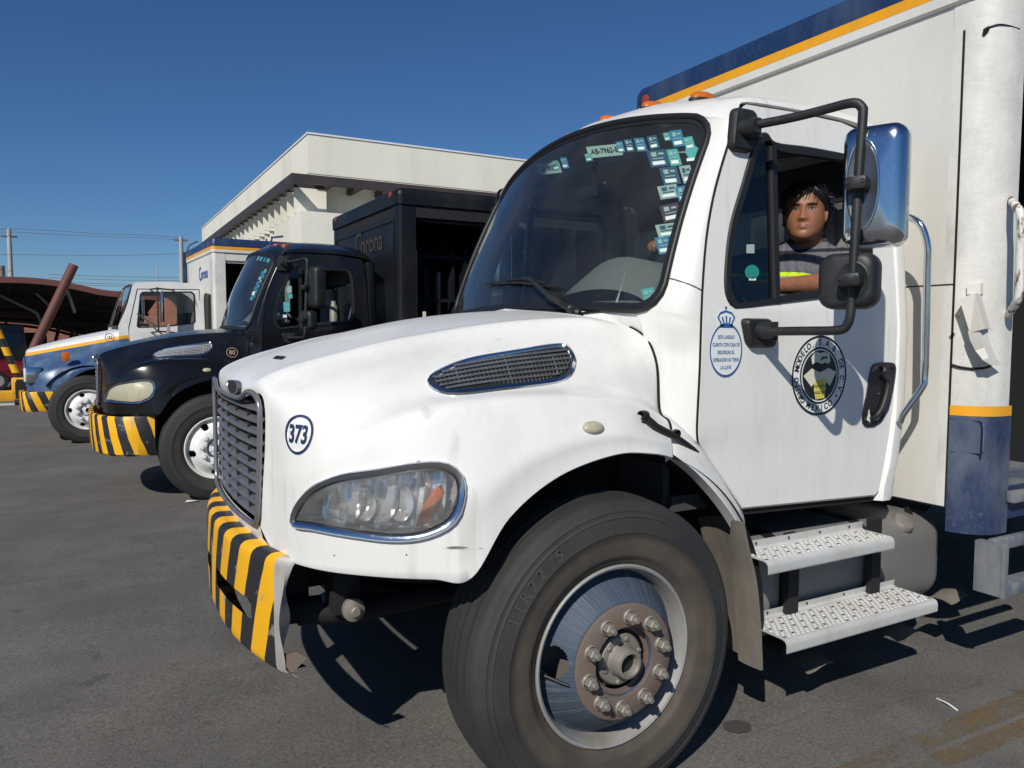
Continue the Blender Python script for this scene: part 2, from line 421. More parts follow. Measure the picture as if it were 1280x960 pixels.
WIN_PX = [(958,165.7),(949,169),(940.6,183),(927,229),(912,281),(906,329.5),(906,364.7),(913.5,381),(924.4,385),(1016,374)]
win_out = [on_side(*p) for p in WIN_PX]
for x, z in ((1.30, 1.742), (1.40, 1.76), (1.44, 1.80), (1.462, 1.95), (1.455, 2.2), (1.43, 2.30), (1.38, 2.335), (1.1, 2.342), (.9, 2.338)):
    win_out.append(side(x, z))
wc = Vector((1.06, -1.0, 1.98))

def wsurf(u, v):
    """windscreen: u -1 driver side .. 1, v 0 cowl .. 1 roof"""
    b = Vector((.25+.10*u*u, .925*u, 1.692-.030*u*u))
    t = Vector((.575+.095*u*u, .865*u, 2.535-.108*u*u))
    p = b.lerp(t, v); p.x -= .035*sin(pi*v)*(1-.3*u*u)
    return p
def wnrm(u, v):
    a = wsurf(u+.01, v)-wsurf(u-.01, v); b = wsurf(u, v+.01)-wsurf(u, v-.01)
    n = a.cross(b).normalized(); return n if n.x < 0 else -n
def rr_uv(mu, mv0, mv1, ru, rv, k=7):
    o = []
    for cu, cv, a in ((1-mu-ru, 1-mv1-rv, 0), (-1+mu+ru, 1-mv1-rv, 90), (-1+mu+ru, mv0+rv, 180), (1-mu-ru, mv0+rv, 270)):
        for i in range(k+1):
            t = radians(a+90*i/k); o.append((cu+ru*cos(t), cv+rv*sin(t)))
    d = []
    for i in range(len(o)):
        p, q = o[i], o[(i+1) % len(o)]; L = max(1, int(hypot(q[0]-p[0], q[1]-p[1])/.08))
        for j in range(L): d.append((p[0]+(q[0]-p[0])*j/L, p[1]+(q[1]-p[1])*j/L))
    return d

def text_geo(s, size=1, bold=0, align='CENTER', space=1):
    cu = bpy.data.curves.new('t', 'FONT'); cu.body = s; cu.size = size; cu.align_x = align; cu.align_y = 'CENTER'
    cu.offset = bold; cu.resolution_u = 3; cu.space_character = space
    o = bpy.data.objects.new('t', cu); COL.objects.link(o)
    bpy.context.view_layer.update()
    dg = bpy.context.evaluated_depsgraph_get(); me = bpy.data.meshes.new_from_object(o.evaluated_get(dg))
    V = [(v.co.x, v.co.y) for v in me.vertices]; Fc = [list(p.vertices) for p in me.polygons]
    bpy.data.objects.remove(o); bpy.data.curves.remove(cu); bpy.data.meshes.remove(me)
    return V, Fc
class D2:
    """flat marks, drawn in metres, then laid onto a surface"""
    def __init__(s): s.V = []; s.F = []
    def add(s, V, Fc, dx=0, dy=0, rot=0, sx=1, sy=1):
        b = len(s.V); c, d = cos(rot), sin(rot)
        s.V += [(dx+(x*sx)*c-(y*sy)*d, dy+(x*sx)*d+(y*sy)*c) for x, y in V]; s.F += [[i+b for i in f] for f in Fc]; return s
    def text(s, t, x=0, y=0, size=1, bold=0, sx=1, rot=0, **k):
        V, Fc = text_geo(t, size, bold, **k); return s.add(V, Fc, x, y, rot, sx)
    def ring(s, r0, r1, n=64, x=0, y=0, sy=1):
        V = []; Fc = []
        for i in range(n):
            t = 2*pi*i/n; V += [(r0*cos(t), r0*sin(t)*sy), (r1*cos(t), r1*sin(t)*sy)]
            j = (i+1) % n; Fc.append([2*i, 2*i+1, 2*j+1, 2*j])
        return s.add(V, Fc, x, y)
    def disc(s, r, n=48, x=0, y=0, sy=1): return s.add([(r*cos(2*pi*i/n), r*sin(2*pi*i/n)*sy) for i in range(n)], [list(range(n))], x, y)
    def poly(s, P, x=0, y=0): return s.add(P, [list(range(len(P)))], x, y)
    def rect(s, x0, y0, x1, y1): return s.poly([(x0, y0), (x1, y0), (x1, y1), (x0, y1)])
    def arc_text(s, t, r, a_mid, size, span=None, bold=0, flip=False, sx=1, adv=None):
        n = len(t); st = (span/(n-1)) if span else adv
        for i, ch in enumerate(t):
            if ch == ' ': continue
            a = a_mid+(-(i-(n-1)/2)*st if not flip else (i-(n-1)/2)*st)
            V, Fc = text_geo(ch, size, bold)
            s.add(V, Fc, r*cos(a), r*sin(a), a-pi/2 if not flip else a+pi/2, sx)
        return s
    def lay(s, name, f, m, parent, label=None): return mk(name, [f(x, y) for x, y in s.V], s.F, m, parent, None, label)

# ------------------------------------------------------------------ wheels
def tyre_mesh(flat_z=None, R=.535):
    k = R/.535
    pr = [(.306, .012), (.322, -.004), (.335, -.008), (.337, -.012), (.35, -.016), (.385, -.022), (.42, -.024), (.423, -.026), (.427, -.024), (.45, -.021), (.47, -.014), (.473, -.016), (.477, -.012), (.488, -.006), (.492, -.007), (.496, -.002), (.508, .006), (.519, .013), (.524, .022)]
    tread = [(.527, .035), (.53, .060), (.514, .063), (.514, .073), (.531, .076), (.533, .106), (.517, .109), (.517, .119), (.5345, .122)]
    prof = pr+tread; prof += [(r, .268-y) for r, y in prof[::-1]]
    mb = MB().lathe([(r*k if r > .4 else r, y) for r, y in prof], 96)
    if flat_z:
        for v in mb.V:
            if v.z < flat_z: v.z = flat_z+(v.z-flat_z)*.02; v.y = .134+(v.y-.134)*1.03
    return mb
def rubber_mat(dusty):
    m, n, b = base('tyre rubber', (.022, .022, .022), .75)
    s = xyz(n); r = math_(n, 'SQRT', math_(n, 'ADD', math_(n, 'MULTIPLY', s[0], s[0]), math_(n, 'MULTIPLY', s[2], s[2])))
    inner = ramp(n, r, [(.395/1.0, 1), (.425, .0)])
    nz = ramp(n, noise(n, 7, 5), [(.3, .35), (.7, 1)])
    d1 = math_(n, 'MULTIPLY', math_(n, 'MULTIPLY', inner, nz), .9*dusty)
    d2 = math_(n, 'MULTIPLY', ramp(n, noise(n, 5, 6), [(.4, .1), (.7, .75)]), .55*dusty)
    c = mixc(n, d1, mixc(n, d2, (.021, .021, .021), (.062, .060, .056)), (.105, .084, .062))
    n.links.new(c, b.inputs['Base Color'])
    # fine moulded lines round the sidewall, sipes on the tread edge
    w = math_(n, 'SINE', math_(n, 'MULTIPLY', r, 900)); at = math_(n, 'ARCTAN2', s[2], s[0])
    sp = math_(n, 'MULTIPLY', math_(n, 'SINE', math_(n, 'MULTIPLY', at, 190)), math_(n, 'GREATER_THAN', r, .488))
    h = math_(n, 'ADD', math_(n, 'MULTIPLY', w, .12), math_(n, 'MULTIPLY', math_(n, 'LESS_THAN', sp, -.6), -1.2))
    bump(n, b, h, .35, .004)
    return m
def disc_paint(name, a, bcol, rad):
    m, n, b = base(name, a, .62, .0, 0, .3)
    s = xyz(n); at = math_(n, 'ARCTAN2', s[2], s[0])
    r = math_(n, 'SQRT', math_(n, 'ADD', math_(n, 'MULTIPLY', s[0], s[0]), math_(n, 'MULTIPLY', s[2], s[2])))
    cv = N(n, 'CombineXYZ'); n.links.new(math_(n, 'MULTIPLY', at, 40), cv.inputs[0]); n.links.new(math_(n, 'MULTIPLY', r, 3.5), cv.inputs[1])
    x = N(n, 'TexNoise'); x.inputs['Scale'].default_value = 1.6; x.inputs['Detail'].default_value = 5; n.links.new(cv.outputs[0], x.inputs[0])
    f = math_(n, 'MULTIPLY', ramp(n, x.outputs['Fac'], [(.50, 0), (.74, rad)]), ramp(n, noise(n, 6, 4), [(.35, .2), (.65, 1)]))
    g = ramp(n, noise(n, 70, 4, rough=.75), [(.60, 0), (.74, rad*.7)])
    n.links.new(mixc(n, math_(n, 'MAXIMUM', f, math_(n, 'MULTIPLY', g, .7)), a, bcol), b.inputs['Base Color'])
    return m
M['tyre'] = rubber_mat(1.0); M['tyre2'] = rubber_mat(.35)
M['steelblue'] = disc_paint('scraped blue steel', (.050, .072, .105), (.27, .285, .29), .75)
M['rimgrey'] = worn('dusty rim', (.34, .34, .335), (.24, .20, .15), .85, 9, .55, .25, fine_=60)
M['rimwhite'] = disc_paint('white rim paint', (.76, .76, .74), (.4, .36, .3), .5)

LET = flat('raised rubber lettering', (.075, .073, .068), .7)
TYRE = tyre_mesh(-.503).mesh('tyre')
def nut_mesh():
    mb = MB().lathe([(.026, .0), (.026, -.006), (.022, -.010)], 16)
    mb.lathe([(.0205, -.008), (.0205, -.030), (.017, -.034), (.0105, -.034), (.0105, -.047), (.009, -.050), (.001, -.050)], 6)
    return mb.mesh('lug_nut')
NUT = nut_mesh()
def shade(me, a=40):
    bm = bmesh.new(); bm.from_mesh(me); bmesh.ops.recalc_face_normals(bm, faces=bm.faces)
    for f in bm.faces: f.smooth = True
    for e in bm.edges:
        if len(e.link_faces) == 2: e.smooth = e.calc_face_angle(0) < radians(a)
    bm.to_mesh(me); bm.free()
shade(TYRE, 50); shade(NUT, 30)
def wheel(parent, x, y, z, style='blue', holes=2, spin=0, flip=False, tyre_mat='tyre'):
    """y is the plane of the outer rim flange; built outward to -y"""
    rim = MB().lathe([(.302, .02), (.311, .008), (.311, -.002), (.306, -.006), (.299, -.003), (.296, .006), (.288, .02), (.283, .045), (.280, .09), (.279, .14), (.30, .25)], 80)
    o = rim.build('wheel', M['rimgrey'] if style == 'blue' else M['rimwhite'], parent, 40, loc=(x, y, z))
    if flip: o.rotation_euler = (0, 0, pi)
    # disc with hand holes
    na, prof = 420 if style == 'blue' and x == 0 and y < 0 else 120, [(p.x, p.y) for p in spline([Vector((r, h, 0)) for r, h in ((.281, .062), (.274, .058), (.262, .044), (.245, .018), (.232, 0), (.218, -.018), (.204, -.032), (.192, -.040), (.15, -.044), (.118, -.044), (.116, -.01))], 4)]
    mb = MB(); V = []; Fc = []; hs = .052 if holes == 2 else .036
    for r, h in prof:
        for k in range(na):
            t = 2*pi*k/na; V.append((r*cos(t), h, r*sin(t)))
    for i in range(len(prof)-1):
        for k in range(na):
            rm = (prof[i][0]+prof[i+1][0])/2; t = 2*pi*(k+.5)/na; cut = False
            for q in range(holes):
                a = pi*.965+2*pi*q/holes+spin; da = (t-a+pi) % (2*pi)-pi
                if ((rm-.238)/.029)**2+(da*.238/hs)**2 < 1: cut = True
            if not cut: Fc.append([i*na+k, i*na+(k+1) % na, (i+1)*na+(k+1) % na, (i+1)*na+k])
    mb.add(V, Fc)
    mb.build('wheel_disc', M['steelblue'] if style == 'blue' else M['rimwhite'], o, 40)
    hub = MB().lathe([(.193, -.038), (.194, -.046), (.188, -.050), (.13, -.050), (.117, -.049), (.115, -.02), (.10, -.02)], 64)
    hub.build('hub_flange', M['rust'] if style == 'blue' else M['rimwhite'], o, 35)
    cap = MB().lathe([(.104, .02), (.094, .016), (.088, .01), (.087, -.022), (.080, -.030), (.066, -.032), (.056, -.030), (.051, -.038), (.049, -.070), (.046, -.077), (.037, -.079), (.034, -.075), (.033, -.05), (.001, -.05)], 40)
    for k in range(6):
        a = 2*pi*k/6+.3; cap.lathe([(.009, -.026), (.009, -.036), (.006, -.039), (.001, -.039)], 8, (.072*cos(a), 0, .072*sin(a)))
    cap.build('hub_cap', M['nut'] if style == 'blue' else M['lampdark'], o, 35)
    MB().lathe([(.0325, -.051), (.001, -.051)], 24).build('hub_bore', M['dark'], o)
    MB().lathe([(.285, .13), (.284, .105), (.05, .10)], 48).build('brake_drum', M['flap'] if style == 'blue' else M['dark'], o, 40)
    if style == 'blue': MB().tube([(-.262, .03, -.02), (-.225, -.012, -.035), (-.205, -.03, -.042)], .006, 8).build('valve_stem', M['rubber'], o, 50)
    t = link('tyre', TYRE.copy(), M[tyre_mat], o)
    if style == 'blue' and x == 0 and y < 0:
        d = D2(); d.arc_text('11R22.5', .450, radians(138), .055, bold=.0009, adv=.092, sx=.95)
        d.lay('sidewall_lettering', lambda u, v: Vector((u, -.0235, v)), LET, t)
    for k in range(10):
        a = 2*pi*(k+.35)/10+spin
        q = bpy.data.objects.new('lug_nut', NUT if style == 'blue' else NUT2); COL.objects.link(q); q.parent = o; q.location = (.1505*cos(a), -.048, .1505*sin(a))
    return o
NUT.materials.append(M['nut']); NUT2 = NUT.copy(); NUT2.materials.clear(); NUT2.materials.append(M['lampdark'])

# ------------------------------------------------------------------ bonneted truck, shared by the white and the black one
def ring_between(mb, A, B, steps=1, f=None):
    rows = []
    for k in range(steps+1):
        t = k/steps; rows.append([f(a.lerp(b, t)) if f else a.lerp(b, t) for a, b in zip(A, B)])
    mb.grid([r+[r[0]] for r in rows]); return mb
def radial(mb, loop, c, steps, f=None):
    for_rows = []
    for k in range(1, steps+1):
        for_rows.append([f(c.lerp(p, k/steps)) if f else c.lerp(p, k/steps) for p in loop])
    mb.grid([r+[r[0]] for r in for_rows])
    b = len(mb.V); r0 = for_rows[0]; mb.add([f(c) if f else c]+r0, [[0, i+1, (i+1) % len(r0)+1] for i in range(len(r0))]); return mb

W_OUT = resample([Vector((u, v, 0)) for u, v in rr_uv(0, 0, 0, .125, .135)], 120)
W_IN = resample([Vector((u, v, 0)) for u, v in rr_uv(.030, .035, .035, .105, .11)], 120)
wbvh = None
_mb = MB().grid([[wsurf(-1.05+2.1*i/30, -.05+1.1*j/24) for i in range(31)] for j in range(25)])
wbvh = BVHTree.FromPolygons([tuple(v) for v in _mb.V], _mb.F)

def inset(loop, c, d, l):
    out = []; m = len(loop)
    for i, (p, n) in enumerate(loop):
        t = (loop[(i+1) % m][0]-loop[i-1][0]).normalized(); w = n.cross(t); w = w if w.dot(c-p) > 0 else -w
        out.append(p+w*d+n*l)
    return out
def slats_mesh(outline2, c, u, v, n, nbars, ny, lift, thick):
    """louvre bars across an outline on the hood"""
    mb = MB(); xs = [p[0] for p in outline2]; zs = [p[1] for p in outline2]
    z0, z1 = min(zs), max(zs)
    ang = math.atan2(.10, .8)
    for k in range(nbars):
        best = []
        for i in range(160):
            x = min(xs)+(max(xs)-min(xs))*i/159
            z = z0+(z1-z0)*(k+.7)/(nbars+.4)*.55+(x-min(xs))/(max(xs)-min(xs))*(z1-z0)*.42
            if inside((x, z), outline2): best.append((x, z))
        if len(best) > 3:
            a, b = best[0], best[-1]
            P = []
            for t in range(9):
                q = c+u*(a[0]+(b[0]-a[0])*t/8)+v*(a[1]+(b[1]-a[1])*t/8)
                h = hood_bvh.find_nearest(q); nn = h[1] if h[1].y < 0 else -h[1]
                P.append((h[0], nn))
            V = []
            for p, nn in P:
                V += [p+nn*lift+v*thick, p+nn*(lift+.006)+v*thick*.2, p+nn*lift-v*thick, p+nn*(lift-.006)]
            mb.grid([[V[4*i], V[4*i+1], V[4*i+2], V[4*i+3], V[4*i]] for i in range(len(P))])
    return mb

JOINT = []
def m2_truck(root, paint, main=True):
    # ---- hood
    mb = MB()
    keep = []
    h_in = [((q-hc).dot(hu), (q-hc).dot(hv)) for q in inset(head_loop, hc, .015, 0)]
    for f in hb.F:
        c = sum((hb.V[i] for i in f), Vector())/4
        q = ((c-hc).dot(hu), (c-hc).dot(hv))
        if abs((c-hc).dot(hn)) < .2 and inside(q, h_in): continue
        keep.append(f)
    mb.add(hb.V, keep)
    # strip of hood below the grille
    bot = [(-.46, -1.012, .885, -.985, .847, -.56)]
    rows = []
    for t in [i/10 for i in range(11)]:
        y = -.46*(1-t); yb = -.56*(1-t)
        rows.append([Vector((-1.012-.018*(1-(1-t)**2), y, .918-.004*t)), Vector((-1.012-.028*(1-(1-t)**2), (y+yb)/2, .884)), Vector((-.985-.035*(1-(1-t)**2), yb, .847))])
    mb.grid(rows)
    # turned-in flange along the wheel arch and lower edge
    edge = [r[-1] for r in hood_g]
    mb.grid([[p, p+Vector((0, .004, -.004)), p+Vector((.0, .05, .008))] for p in edge])
    rear = hood_g[-1]
    mb.grid([[p, p+Vector((-.012, .025, -.02))] for p in rear])
    mb.mirror()
    hood = mb.build('hood', paint, root, 55, weld=.0015)
    # ---- headlights
    for sgn in (1, -1):
        X = lambda p: Vector((p.x, p.y*sgn, p.z))
        b = MB()
        Ls = [inset(head_loop, hc, d_, l_) for d_, l_ in ((0, -.005), (.002, .013), (.008, .019), (.018, .016), (.025, .009), (.027, .002))]
        for a_, b_ in zip(Ls, Ls[1:]): ring_between(b, [X(p) for p in a_], [X(p) for p in b_])
        hl = b.build('headlight', M['chrome'], root, 60, weld=.0005)
        gk = MB(); ring_between(gk, [X(p) for p in inset(head_loop, hc, .0245, .0115)], [X(p) for p in inset(head_loop, hc, .0295, .0125)]); gk.build('gasket', M['rubber'], hl, 60)
        b = MB(); rim = [X(p) for p in inset(head_loop, hc, .026, .004)]
        if main:
            back = [X(hc+(p-hc)*.72-hn*.085) for p, n in head_loop]
            ring_between(b, rim, back, 3); radial(b, back, X(hc-hn*.09), 2); b.build('lamp_bowl', M['lampdark'], hl, 40)
            b = MB()
            def disc3(cx, cz, r, d0, d1, k=1.0):
                rows = []
                for i in range(7):
                    t = i/6; rr = r*(1-t)**.6 if t < 1 else .001
                    dd = d0+(d1-d0)*t
                    rows.append([X(hc+hu*(cx+rr*k*cos(2*pi*j/24))+hv*(cz+rr*sin(2*pi*j/24))-hn*dd) for j in range(25)])
                b.grid(rows)
            disc3(-.045, -.01, .052, .022, .06, .75); disc3(.075, .004, .058, .020, .06, .75)
            rows = []
            for i in range(61):
                k_ = -1+2*i/60; r_ = []
                for j in range(15):
                    z_ = -1+2*j/14; xx = .205*k_; zz = .092*z_*(.55+.45*min(1, (k_+1.15)*1.1))+.012*k_
                    r_.append(X(hc+hu*xx+hv*zz-hn*(.052+.011*sin(xx*62+zz*20)+.006*sin(xx*150+1)+.03*(k_*k_)*.2)))
                rows.append(r_)
            b.grid(rows)
            # slanted reflector blades between the bulbs
            for cx, w in ((-.085, .028), (.028, .03), (.135, .02)):
                P = [(cx-w*.5, -.075), (cx+w*.5, -.078), (cx+w*1.3, .06), (cx+w*.5, .055)]
                b.prism([X(hc+hu*x+hv*z-hn*.004) for x, z in P], X(hn)*-.03)
            for s_ in (.9, .8):
                b.tube([X(hc+hu*(-.16+.3*t/10)+hv*(-.083+.006*sin(t*1.7))-hn*(.006/s_)) for t in range(11)], .004, 6)
            b.build('reflector', M['lampin'], hl, 40)
            sig = [(.140, -.062), (.178, -.048), (.212, .0), (.226, .045), (.215, .066), (.190, .045), (.160, -.005)]
            MB().prism([X(hc+hu*x*.97+hv*z+hn*(.004)) for x, z in sig], X(hn)*-.02).build('turn_signal', M['amber'], hl, 40)
        dome = inset(head_loop, hc, .026, .010)
        lens = MB(); radial(lens, [X(p) for p in dome], X(hc+hn*.010), 8, None)
        for v in lens.V:
            q = Vector((v.x, v.y*sgn, v.z)); q2 = ((q-hc).dot(hu)/.25, (q-hc).dot(hv)/.10)
            h = hood_bvh.find_nearest(q); nn = h[1] if h[1].y < 0 else -h[1]
            k = max(0, 1-q2[0]**2-q2[1]**2*.9)
            t = h[0]+nn*(.010+.016*k); v.x, v.y, v.z = t.x, t.y*sgn, t.z
        lens.build('lens', M['lamp'] if main else M['fog'], hl, 70)
    # ---- grille
    def gx(y): return -1.035+.030*(abs(y)/.525)**2.2
    go = [(0, 1.345), (-.2, 1.345), (-.30, 1.352), (-.38, 1.376), (-.46, 1.376), (-.515, 1.35), (-.525, 1.30), (-.515, 1.20), (-.50, 1.09), (-.487, 1.0), (-.468, .935), (-.43, .918), (-.2, .914), (0, .913)]
    go += [(-y, z) for y, z in go[::-1][1:-1]]
    gl = resample(spline([Vector((gx(y)-.012, y, z)) for y, z in go], 5, True), 120)
    gr = MB().tube(gl, .0095, 10, closed=True).build('grille', M['grille'], root, 60)
    mb = MB(); radial(mb, [p+Vector((.055, 0, 0)) for p in gl], Vector((-.97, 0, 1.12)), 6); mb.build('grille_mesh', M['dark'], gr, 60)
    for k in range(10):
        z = .948+k*.0415; P = []
        w = .47+.055*(z-.885)/.49-.004
        for i in range(25):
            y = -w+2*w*i/24; x = gx(y)
            P.append([Vector((x+.030, y, z-.013)), Vector((x+.006, y, z-.011)), Vector((x-.001, y, z-.008)), Vector((x-.001, y, z-.003)), Vector((x+.010, y, z+.005)), Vector((x+.036, y, z+.014)), Vector((x+.036, y, z+.009))])
        MB().grid(P).build('grille_bar', M['grille'] if main else M['chrome'], gr, 50)
    for yy in (-.3, -.1, .1, .3): MB().box((gx(yy)+.008, yy-.008, .93), (gx(yy)+.02, yy+.008, 1.33)).build('grille_strut', M['plastic'], gr)
    # badge on the nose
    bl_ = [on_hood(*p) for p in ((288.5, 477), (294, 475.5), (300, 477.5), (302, 483.5), (300, 491), (295.5, 493), (291, 490.5), (288, 484))]
    bp = [q for q, _ in bl_]; bn = sum((n for _, n in bl_), Vector()).normalized(); bc = sum(bp, Vector())/8
    mb = MB(); lp = resample(spline(bp, 4, True), 32)
    for s0, l0, s1, l1 in ((1.10, -.02, 1.06, .014), (1.06, .014, .90, .015), (.90, .015, .86, .009), (.86, .009, .02, .009)): ring_between(mb, [bc+(p-bc)*s0+bn*l0 for p in lp], [bc+(p-bc)*s1+bn*l1 for p in lp])
    bd = mb.build('badge', M['grille'] if main else M['chrome'], root, 35); MB().prism([bc+(p-bc)*.85+bn*.0095 for p in lp], bn*.003).build('badge_plate', M['plastic'], bd)
    # ---- side air vents
    for sgn in (1, -1):
        X = lambda p: Vector((p.x, p.y*sgn, p.z)); b = MB()
        L = [[X(vc+(p-vc)*s_+n*l) for p, n in vent_loop] for s_, l in ((1, -.003), (.99, .008), (.93, .014), (.86, .012))]
        # shrink by a constant width instead of a ratio
        def sh(d, l):
            out = []
            for i, (p, n) in enumerate(vent_loop):
                t = (vent_loop[(i+1) % 48][0]-vent_loop[i-1][0]).normalized(); w = n.cross(t); w = w if w.dot(vc-p) > 0 else -w
                out.append(X(p+w*d+n*l))
            return out
        L = [sh(0, -.004), sh(.003, .008), sh(.016, .014), sh(.026, .006), sh(.027, -.02)]
        for a_, b_ in zip(L, L[1:]): ring_between(b, a_, b_)
        vt = b.build('side_vent', M['chrome'], root, 50, weld=.0004)
        pl = [[(q-vc)] for q, n in vent_loop]
        b = MB(); radial(b, sh(.026, .0035), X(vc+vn*.008), 5)
        for v in b.V:
            q = Vector((v.x, v.y*sgn, v.z)); h = hood_bvh.find_nearest(q); nn = h[1] if h[1].y < 0 else -h[1]; t = h[0]+nn*.003; v.x, v.y, v.z = t.x, t.y*sgn, t.z
        b.build('vent_mesh', M['dark'], vt, 60)
        o2 = [((p.x-vc.x), 0) for p in sh(.017, 0)]
        o2 = [((Vector((p.x, p.y*sgn, p.z))-vc).dot(vu), (Vector((p.x, p.y*sgn, p.z))-vc).dot(vv)) for p in sh(.023, 0)]
        b = slats_mesh(o2, vc, vu, vv, vn, 6, 1, .009, .0035)
        if sgn < 0:
            for v in b.V: v.y = -v.y
        b.build('vent_slat', M['grille'] if main else M['brightslat'], vt, 40)
        b = MB(); mnx, mxx = min(p[0] for p in o2), max(p[0] for p in o2)
        for i in range(34):
            x = mnx+(mxx-mnx)*(i+.5)/34; zz = [z for z in [-.08+.16*k/80 for k in range(81)] if inside((x, z), o2)]
            if len(zz) > 2:
                for za, zb in ((min(zz), max(zz)),):
                    P = []
                    for t in range(5):
                        h = hood_bvh.find_nearest(vc+vu*x+vv*(za+(zb-za)*t/4)); nn = h[1] if h[1].y < 0 else -h[1]; P.append(X(h[0]+nn*.0055))
                    b.tube(P, .0032 if i % 12 == 5 else .0016, 5)
        b.build('vent_rib', M['grille'] if main else M['brightslat'], vt)
    # marker lamps on the fenders
    for sgn in (1, -1):
        p, n = on_hood(741, 535) if True else None
        X = lambda q: Vector((q.x, q.y*sgn, q.z)); u = Vector((0, 0, 1)).cross(n).normalized(); v = n.cross(u)
        rows = []
        for s_, l in ((1, .0), (1, .006), (.85, .012), (.5, .017), (.02, .018)):
            rows.append([X(p+u*.041*s_*cos(2*pi*i/28)+v*.023*s_*sin(2*pi*i/28)+n*l) for i in range(29)])
        MB().grid(rows).build('marker_lamp', M['fog'], root, 50)
    # ---- cab shell
    mb = MB()
    S_pts = resample(door_front, 60, False)
    wo = [wsurf(p.x, p.y) for p in W_OUT]
    # windscreen edge on the driver side, top corner to bottom corner, then down the hood edge
    arc_ = [(u, v) for u, v in rr_uv(.006, .006, .006, .125, .135) if u < -.84]
    top_ = sorted([p for p in arc_ if p[1] > .5], key=lambda p: (-p[1], -p[0])); bot_ = sorted([p for p in arc_ if p[1] <= .5], key=lambda p: (-p[1], p[0]))
    wl = [wsurf(*p) for p in top_+bot_ if p[1] > .008 or p[0] < -.84]
    wl += [Vector((.335, -.845, 1.60)), Vector((.335, -.870, 1.50)), Vector((.33, -.89, 1.40)), Vector((.322, -.905, 1.30)), Vector((.33, -.925, 1.20))]
    wl = resample(wl, 60, False)
    sp = resample([Vector(p) for p in door_front[1:12]], 60, False)
    def z_of(pts, z):
        for a_, b_ in zip(pts, pts[1:]):
            if (a_.z-z)*(b_.z-z) <= 0 and a_.z != b_.z: return a_.lerp(b_, (z-a_.z)/(b_.z-a_.z))
        return pts[0] if z > pts[0].z else pts[-1]
    rows = []
    for i, a_ in enumerate(wl):
        zb = door_front[2].z+(a_.z-wl[0].z)/(wl[-1].z-wl[0].z)*(door_front[11].z-door_front[2].z)
        b_ = z_of(door_front, zb)+Vector((-.004, 0, 0))
        lw_ = min(1, max(0, (1.64-a_.z)/.10)); c_ = Vector((a_.x+(.30+.22*lw_)*(b_.x-a_.x), (b_.y-.004)*(1-lw_)+(a_.y+.66*(b_.y-a_.y))*lw_, (a_.z+b_.z)/2))
        if abs(a_.z-1.80) < .03: JOINT[:] = [(a_*(1-t)**2+c_*2*t*(1-t)+b_*t*t) for t in [.04+.96*q/12 for q in range(13)]]
        rows.append([(a_*(1-t)**2+c_*2*t*(1-t)+b_*t*t) for t in (0, .2, .4, .6, .8, 1)]+[b_+Vector((.001, .012, 0))])
    mb.grid(rows)
    rows = []
    for i in range(13):
        t = i/12; q = hood_g[-1][int(round(9+t*9))]; p = wsurf(-.52-.40*t, .004) if t < .8 else wsurf(-.84-.12*(t-.8)/.2, .004+.03*((t-.8)/.2)**2)
        q = q+Vector((.012, .004, -.014)); rows.append([p, p.lerp(q, .35)+Vector((-.002, -.002, .002)), p.lerp(q, .7)+Vector((-.002, -.002, .0)), q, q+Vector((0, .02, -.04))])
    mb.grid(rows)
    # roof
    RF = [[(.572,0,2.54),(.592,-.40,2.520),(.625,-.65,2.478),(.652,-.80,2.438),(.664,-.885,2.405),(.671,-.951,2.386)],
          [(.655,0,2.595),(.675,-.40,2.574),(.700,-.66,2.532),(.712,-.80,2.490),(.710,-.885,2.460),(.704,-.947,2.444)],
          [(.80,0,2.645),(.81,-.40,2.62),(.825,-.66,2.575),(.80,-.82,2.535),(.775,-.905,2.51),(.755,-.944,2.478)],
          [(1.05,0,2.675),(1.05,-.40,2.65),(1.05,-.66,2.61),(1.05,-.83,2.56),(1.05,-.91,2.525),(1.05,-.944,2.488)],
          [(1.35,0,2.675),(1.35,-.40,2.65),(1.35,-.66,2.61),(1.35,-.83,2.56),(1.35,-.91,2.525),(1.35,-.944,2.486)],
          [(1.60,0,2.645),(1.60,-.40,2.62),(1.60,-.66,2.58),(1.60,-.83,2.53),(1.60,-.91,2.49),(1.60,-.945,2.45)],
          [(1.69,0,2.60),(1.69,-.40,2.575),(1.69,-.66,2.53),(1.69,-.82,2.47),(1.685,-.90,2.43),(1.66,-.945,2.40)],
          [(1.72,0,2.50),(1.72,-.40,2.48),(1.72,-.66,2.44),(1.72,-.82,2.40),(1.71,-.90,2.38),(1.69,-.94,2.37)]]
    rg = fine([[Vector(p) for p in r] for r in RF], 4, 4); mb.grid(rg)
    e = [r[-1] for r in rg]; mb.grid([[p, p+Vector((0, .03, -.004))] for p in e])
    # rear corner and back wall
    rows = []
    for z in [.84, .9, 1.0, 1.2, 1.4, 1.6, 1.8, 2.0, 2.2, 2.34, 2.42]:
        y = yd(z); x0 = 1.533+(.055 if z > .93 else .03)+.04*min(1, max(0, (z-.95)/.3))
        rows.append([Vector((x0-.03, y+.035, z)), Vector((x0, y, z)), Vector((x0+.045, y-.002, z)), Vector((x0+.075, y+.015, z)), Vector((1.72, y+.06, z)), Vector((1.725, y+.2, z))])
    mb.grid(rows)
    mb.mirror()
    # back wall with two windows
    bw = MB()
    for y0, y1, z0, z1 in ((-.84, .84, .84, 1.72), (-.84, .84, 2.22, 2.41), (-.62, .62, 2.412, 2.475), (-.40, .40, 2.477, 2.51), (-.84, -.70, 1.72, 2.22), (.70, .84, 1.72, 2.22), (-.06, .06, 1.72, 2.22)):
        bw.box((1.70, y0, z0), (1.727, y1, z1))
    mb.add(bw.V, bw.F)
    # floor, firewall
    body = mb.build('cab_body', paint, root, 45, weld=.001)
